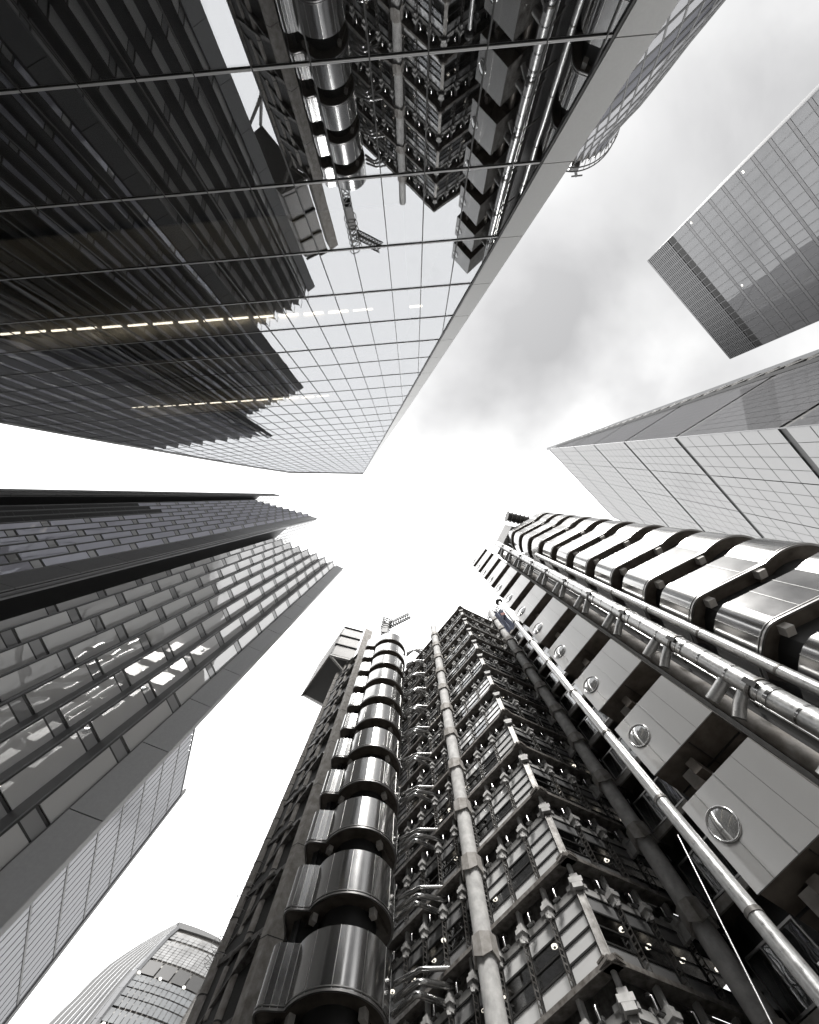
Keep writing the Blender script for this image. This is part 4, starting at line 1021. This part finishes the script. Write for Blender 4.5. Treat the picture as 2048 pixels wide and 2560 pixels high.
# glazed lobby boxes between the concrete column and the pole
wb0 = Vector((15.52, 21.33, 0)); wu = Vector((.564, -.826, 0)); wn_ = Vector((-.826, -.564, 0))
for k in range(-4, 8):
    zt = 24.52 + SH * k; zb_ = zt - 1.95
    f = MB()
    for z in (zt, zb_): f.box(wb0 + wu * 1.5 + Vector((0, 0, z)), wu * 3.0, wn_ * .08, (0, 0, .09))
    for q in (0, .95, 1.9, 2.95): f.box(wb0 + wu * q + Vector((0, 0, (zt + zb_) / 2)), wu * .07, wn_ * .1, (0, 0, zt - zb_))
    fo = f.build('lobby_window', 'rim', srv)
    for q in range(3):
        piece('pane', 'lclear', fo, wb0 + wu * (.95 * q + .48) + Vector((0, 0, (zt + zb_) / 2)) - wn_ * .03, wu * .86, wn_ * .02, (0, 0, zt - zb_ - .1))
        l = MB()
        for s_ in range(3): l.bar(wb0 + wu * (.95 * q + .1 + .25 * s_) + Vector((0, 0, zb_ + .1)) - wn_ * .5, wb0 + wu * (.95 * q + .5 + .25 * s_) + Vector((0, 0, zt - .1)) - wn_ * .5, .05)
        l.build('lattice', 'corrug', fo)
    piece('lobby_fascia', 'concrete_dk', srv, wb0 + wu * 1.45 + Vector((0, 0, zb_ - .32)), wu * 3.1, wn_ * .14, (0, 0, .42))
    piece('lobby_floor', 'soffit', srv, wb0 + wu * 1.45 - wn_ * .75 + Vector((0, 0, zb_ - .25)), wu * 3.0, wn_ * 1.4, (0, 0, .3))
# pale ribbed plant room on top
qa, qb, qc = P(1262, 1311, 61), P(1304, 1320, 61), P(1236, 1362, 61)
for i in range(3):
    t0, t1 = i / 3, (i + .88) / 3
    a, b = qa.lerp(qb, t0), qa.lerp(qb, t1); sd_ = (qc - qa); m = MB()
    m.box((a + b) / 2 + sd_ * .5 + Vector((0, 0, -2.2)), (b - a), sd_ * 1.0, (0, 0, 4.2))
    for j in range(9): m.box((a + b) / 2 + sd_ * ((j + .5) / 9) + Vector((0, 0, -4.4)), (b - a) * .98, sd_ * .05, (0, 0, .12))
    m.build('plant_room', 'corrug', srv)

# ------------------------------------------------------------------ flagpole in front of the service tower
pq = P(1654, 2001, 1.0); s_ = 8.3 / pq.x; px_, py_ = 8.3, pq.y * s_
vt = ray(1250, 1503.6); ztop = px_ / vt.x * vt.z
pole = thing('flagpole', 'tall jointed bright metal pole with ball finial in front of the porthole pods', 'flagpole', (px_, py_, GZ))
MB().tube([(px_, py_, GZ), (px_, py_, ztop)], .215, 28, r2=.17).build('shaft', 'galv', pole)
hj = z1_ = None
for x, y in ((1330.4, 1604), (1372.5, 1658), (1434.8, 1730), (1518.8, 1836), (1654, 2001), (1888, 2279.6), (1290, 1553)):
    v = ray(x, y); z = px_ / v.x * v.z; MB().tube([(px_, py_, z - .05), (px_, py_, z + .05)], .222, 28).build('joint_ring', 'iron2', pole)
b_ = MB()
for i in range(7):
    a = math.pi * i / 6 - math.pi / 2; b_.tube([(px_, py_, ztop + .3 + .3 * math.sin(a)), (px_, py_, ztop + .3 + .3 * math.sin(a + math.pi / 6))], max(.02, .36 * math.cos(a)), 16, r2=max(.02, .36 * math.cos(a + math.pi / 6))) if i < 6 else None
b_.build('finial', 'iron', pole)
ha = P(1716, 2130, 7.6); hb = P(1935, 2570, 4.6)
hd = (ha - hb); MB().tube([hb - hd * .6, ha + hd * .15], .018, 6).build('halyard', 'galv', pole)
fz = ztop - 1.6
fl = thing('flag', 'small dark navy flag hanging limp near the pole top', 'flag', (px_ - .4, py_, fz - 4))
fm = MB(); cols_ = 8
for i in range(cols_):
    for j in range(10):
        def fpt2(i, j): return (px_ - .22 - .10 * i, py_ + .15 * math.sin(i * 1.9 + j * .3) + .05 * i, fz - .42 * j - .05 * i)
        fm.quad(fpt2(i, j), fpt2(i + 1, j), fpt2(i + 1, j + 1), fpt2(i, j + 1))
fm.sm = [True] * len(fm.sm)
fm.build('cloth', 'navy', fl)
MB().quad(*[(px_ - .25 - .10 * i, py_ - .03 + .15 * math.sin(i * 1.9 + 4 * .3) + .05 * i - .14, fz - 1.7 - .05 * i + dz) for i, dz in ((1, 0), (5, 0), (5, .5), (1, .5))]).build('stripe', 'red', fl)

# ------------------------------------------------------------------ rooftop cranes
def lattice(t, a, b, w, n_, name='lattice', m='iron', th=.07):
    a, b = Vector(a), Vector(b); d = (b - a); L_ = d.length; d.normalize(); up_ = Vector((0, 0, 1)) if abs(d.z) < .9 else Vector((1, 0, 0))
    x = d.cross(up_).normalized(); y = x.cross(d); f = MB()
    cs_ = [(x * i + y * j) * (w / 2) for i, j in ((-1, -1), (1, -1), (1, 1), (-1, 1))]
    for c in cs_: f.bar(a + c, b + c, th)
    for i in range(n_):
        p0, p1 = a + d * (L_ * i / n_), a + d * (L_ * (i + 1) / n_)
        for j in range(4): f.bar(p0 + cs_[j], p1 + cs_[(j + 1) % 4], th * .7); f.bar(p0 + cs_[j], p0 + cs_[(j + 1) % 4], th * .7)
    return f.build(name, m, t)
cm = P(967, 1558, 65); MX, MY = cm.x, cm.y
cr = thing('roof_crane', 'black lattice crane with slanting jib above the banded stair tower', 'crane', (MX, MY, 56))
lattice(cr, (MX, MY, 56), (MX, MY, 67.0), 1.15, 9, 'mast', th=.15)
for i in range(6):
    z = 61.5 + 1.2 * i; MB().tube([(MX + .95 * math.cos(t * math.pi / 8), MY + .95 * math.sin(t * math.pi / 8), z) for t in range(17)], .07, 5, caps=False).build('cage_ring', 'iron', cr)
j0, j1 = P(973, 1564, 66), P(1025.5, 1537.7, 67.5)
lattice(cr, j0, j1, .95, 9, 'jib', th=.14)
MB().box((MX, MY, 61), (1.3, 0, 0), (0, 1.3, 0), (0, 0, 4)).build('cab', 'iron', cr)
cr2 = thing('cage_hoist', 'black caged hoist drum with spoked wheel on top of the service tower', 'hoist', (15, 2.5, 57))
h0, h1 = P(1318, 1303, 60), P(1268, 1291, 60)
MB().tube([h0, h1], .75, 16).build('drum', 'iron', cr2)
for i in range(6): c = h0.lerp(h1, i / 5); dd_ = (h1 - h0).normalized(); MB().tube([c - dd_ * .06, c + dd_ * .06], .95, 16).build('drum_hoop', 'iron2', cr2)
wh = MB(); wc = P(1274, 1292, 61.5)
wh.tube([wc + Vector((1.15 * math.cos(2 * math.pi * i / 20), 1.15 * math.sin(2 * math.pi * i / 20), 0)) for i in range(21)], .035, 5, caps=False)
for i in range(14): a = 2 * math.pi * i / 14; wh.bar(wc, wc + Vector((1.15 * math.cos(a), 1.15 * math.sin(a), 0)), .035)
wh.build('spoked_wheel', 'iron', cr2)
MB().bar(h0, Vector((h0.x + 3, h0.y + 2, 56)), .8).build('support', 'iron', cr2)
cr3 = thing('roof_hoist', 'small black box hoist with lattice frame behind the steel building roof', 'hoist', (14.6, 21.2, 55))
bp = [P(1240, 1536, 60), P(1263, 1541, 60), P(1278, 1568, 60), P(1232, 1562, 60)]
MB().prism([p[:2] for p in bp], 55.2, 60).build('housing', 'iron', cr3)
lattice(cr3, P(1228, 1549, 62), P(1236, 1524, 62), 1.3, 4, 'frame', th=.10)
lattice(cr3, P(1236, 1524, 62), P(1248, 1528, 62), 1.3, 2, 'frame', th=.10)
MB().bar(P(1232, 1556, 61), P(1246, 1536, 61), .5).build('arm', 'corrug', cr3)
MB().bar(P(1240, 1545, 60), P(1240, 1545, 62), .6).build('post', 'iron', cr3)
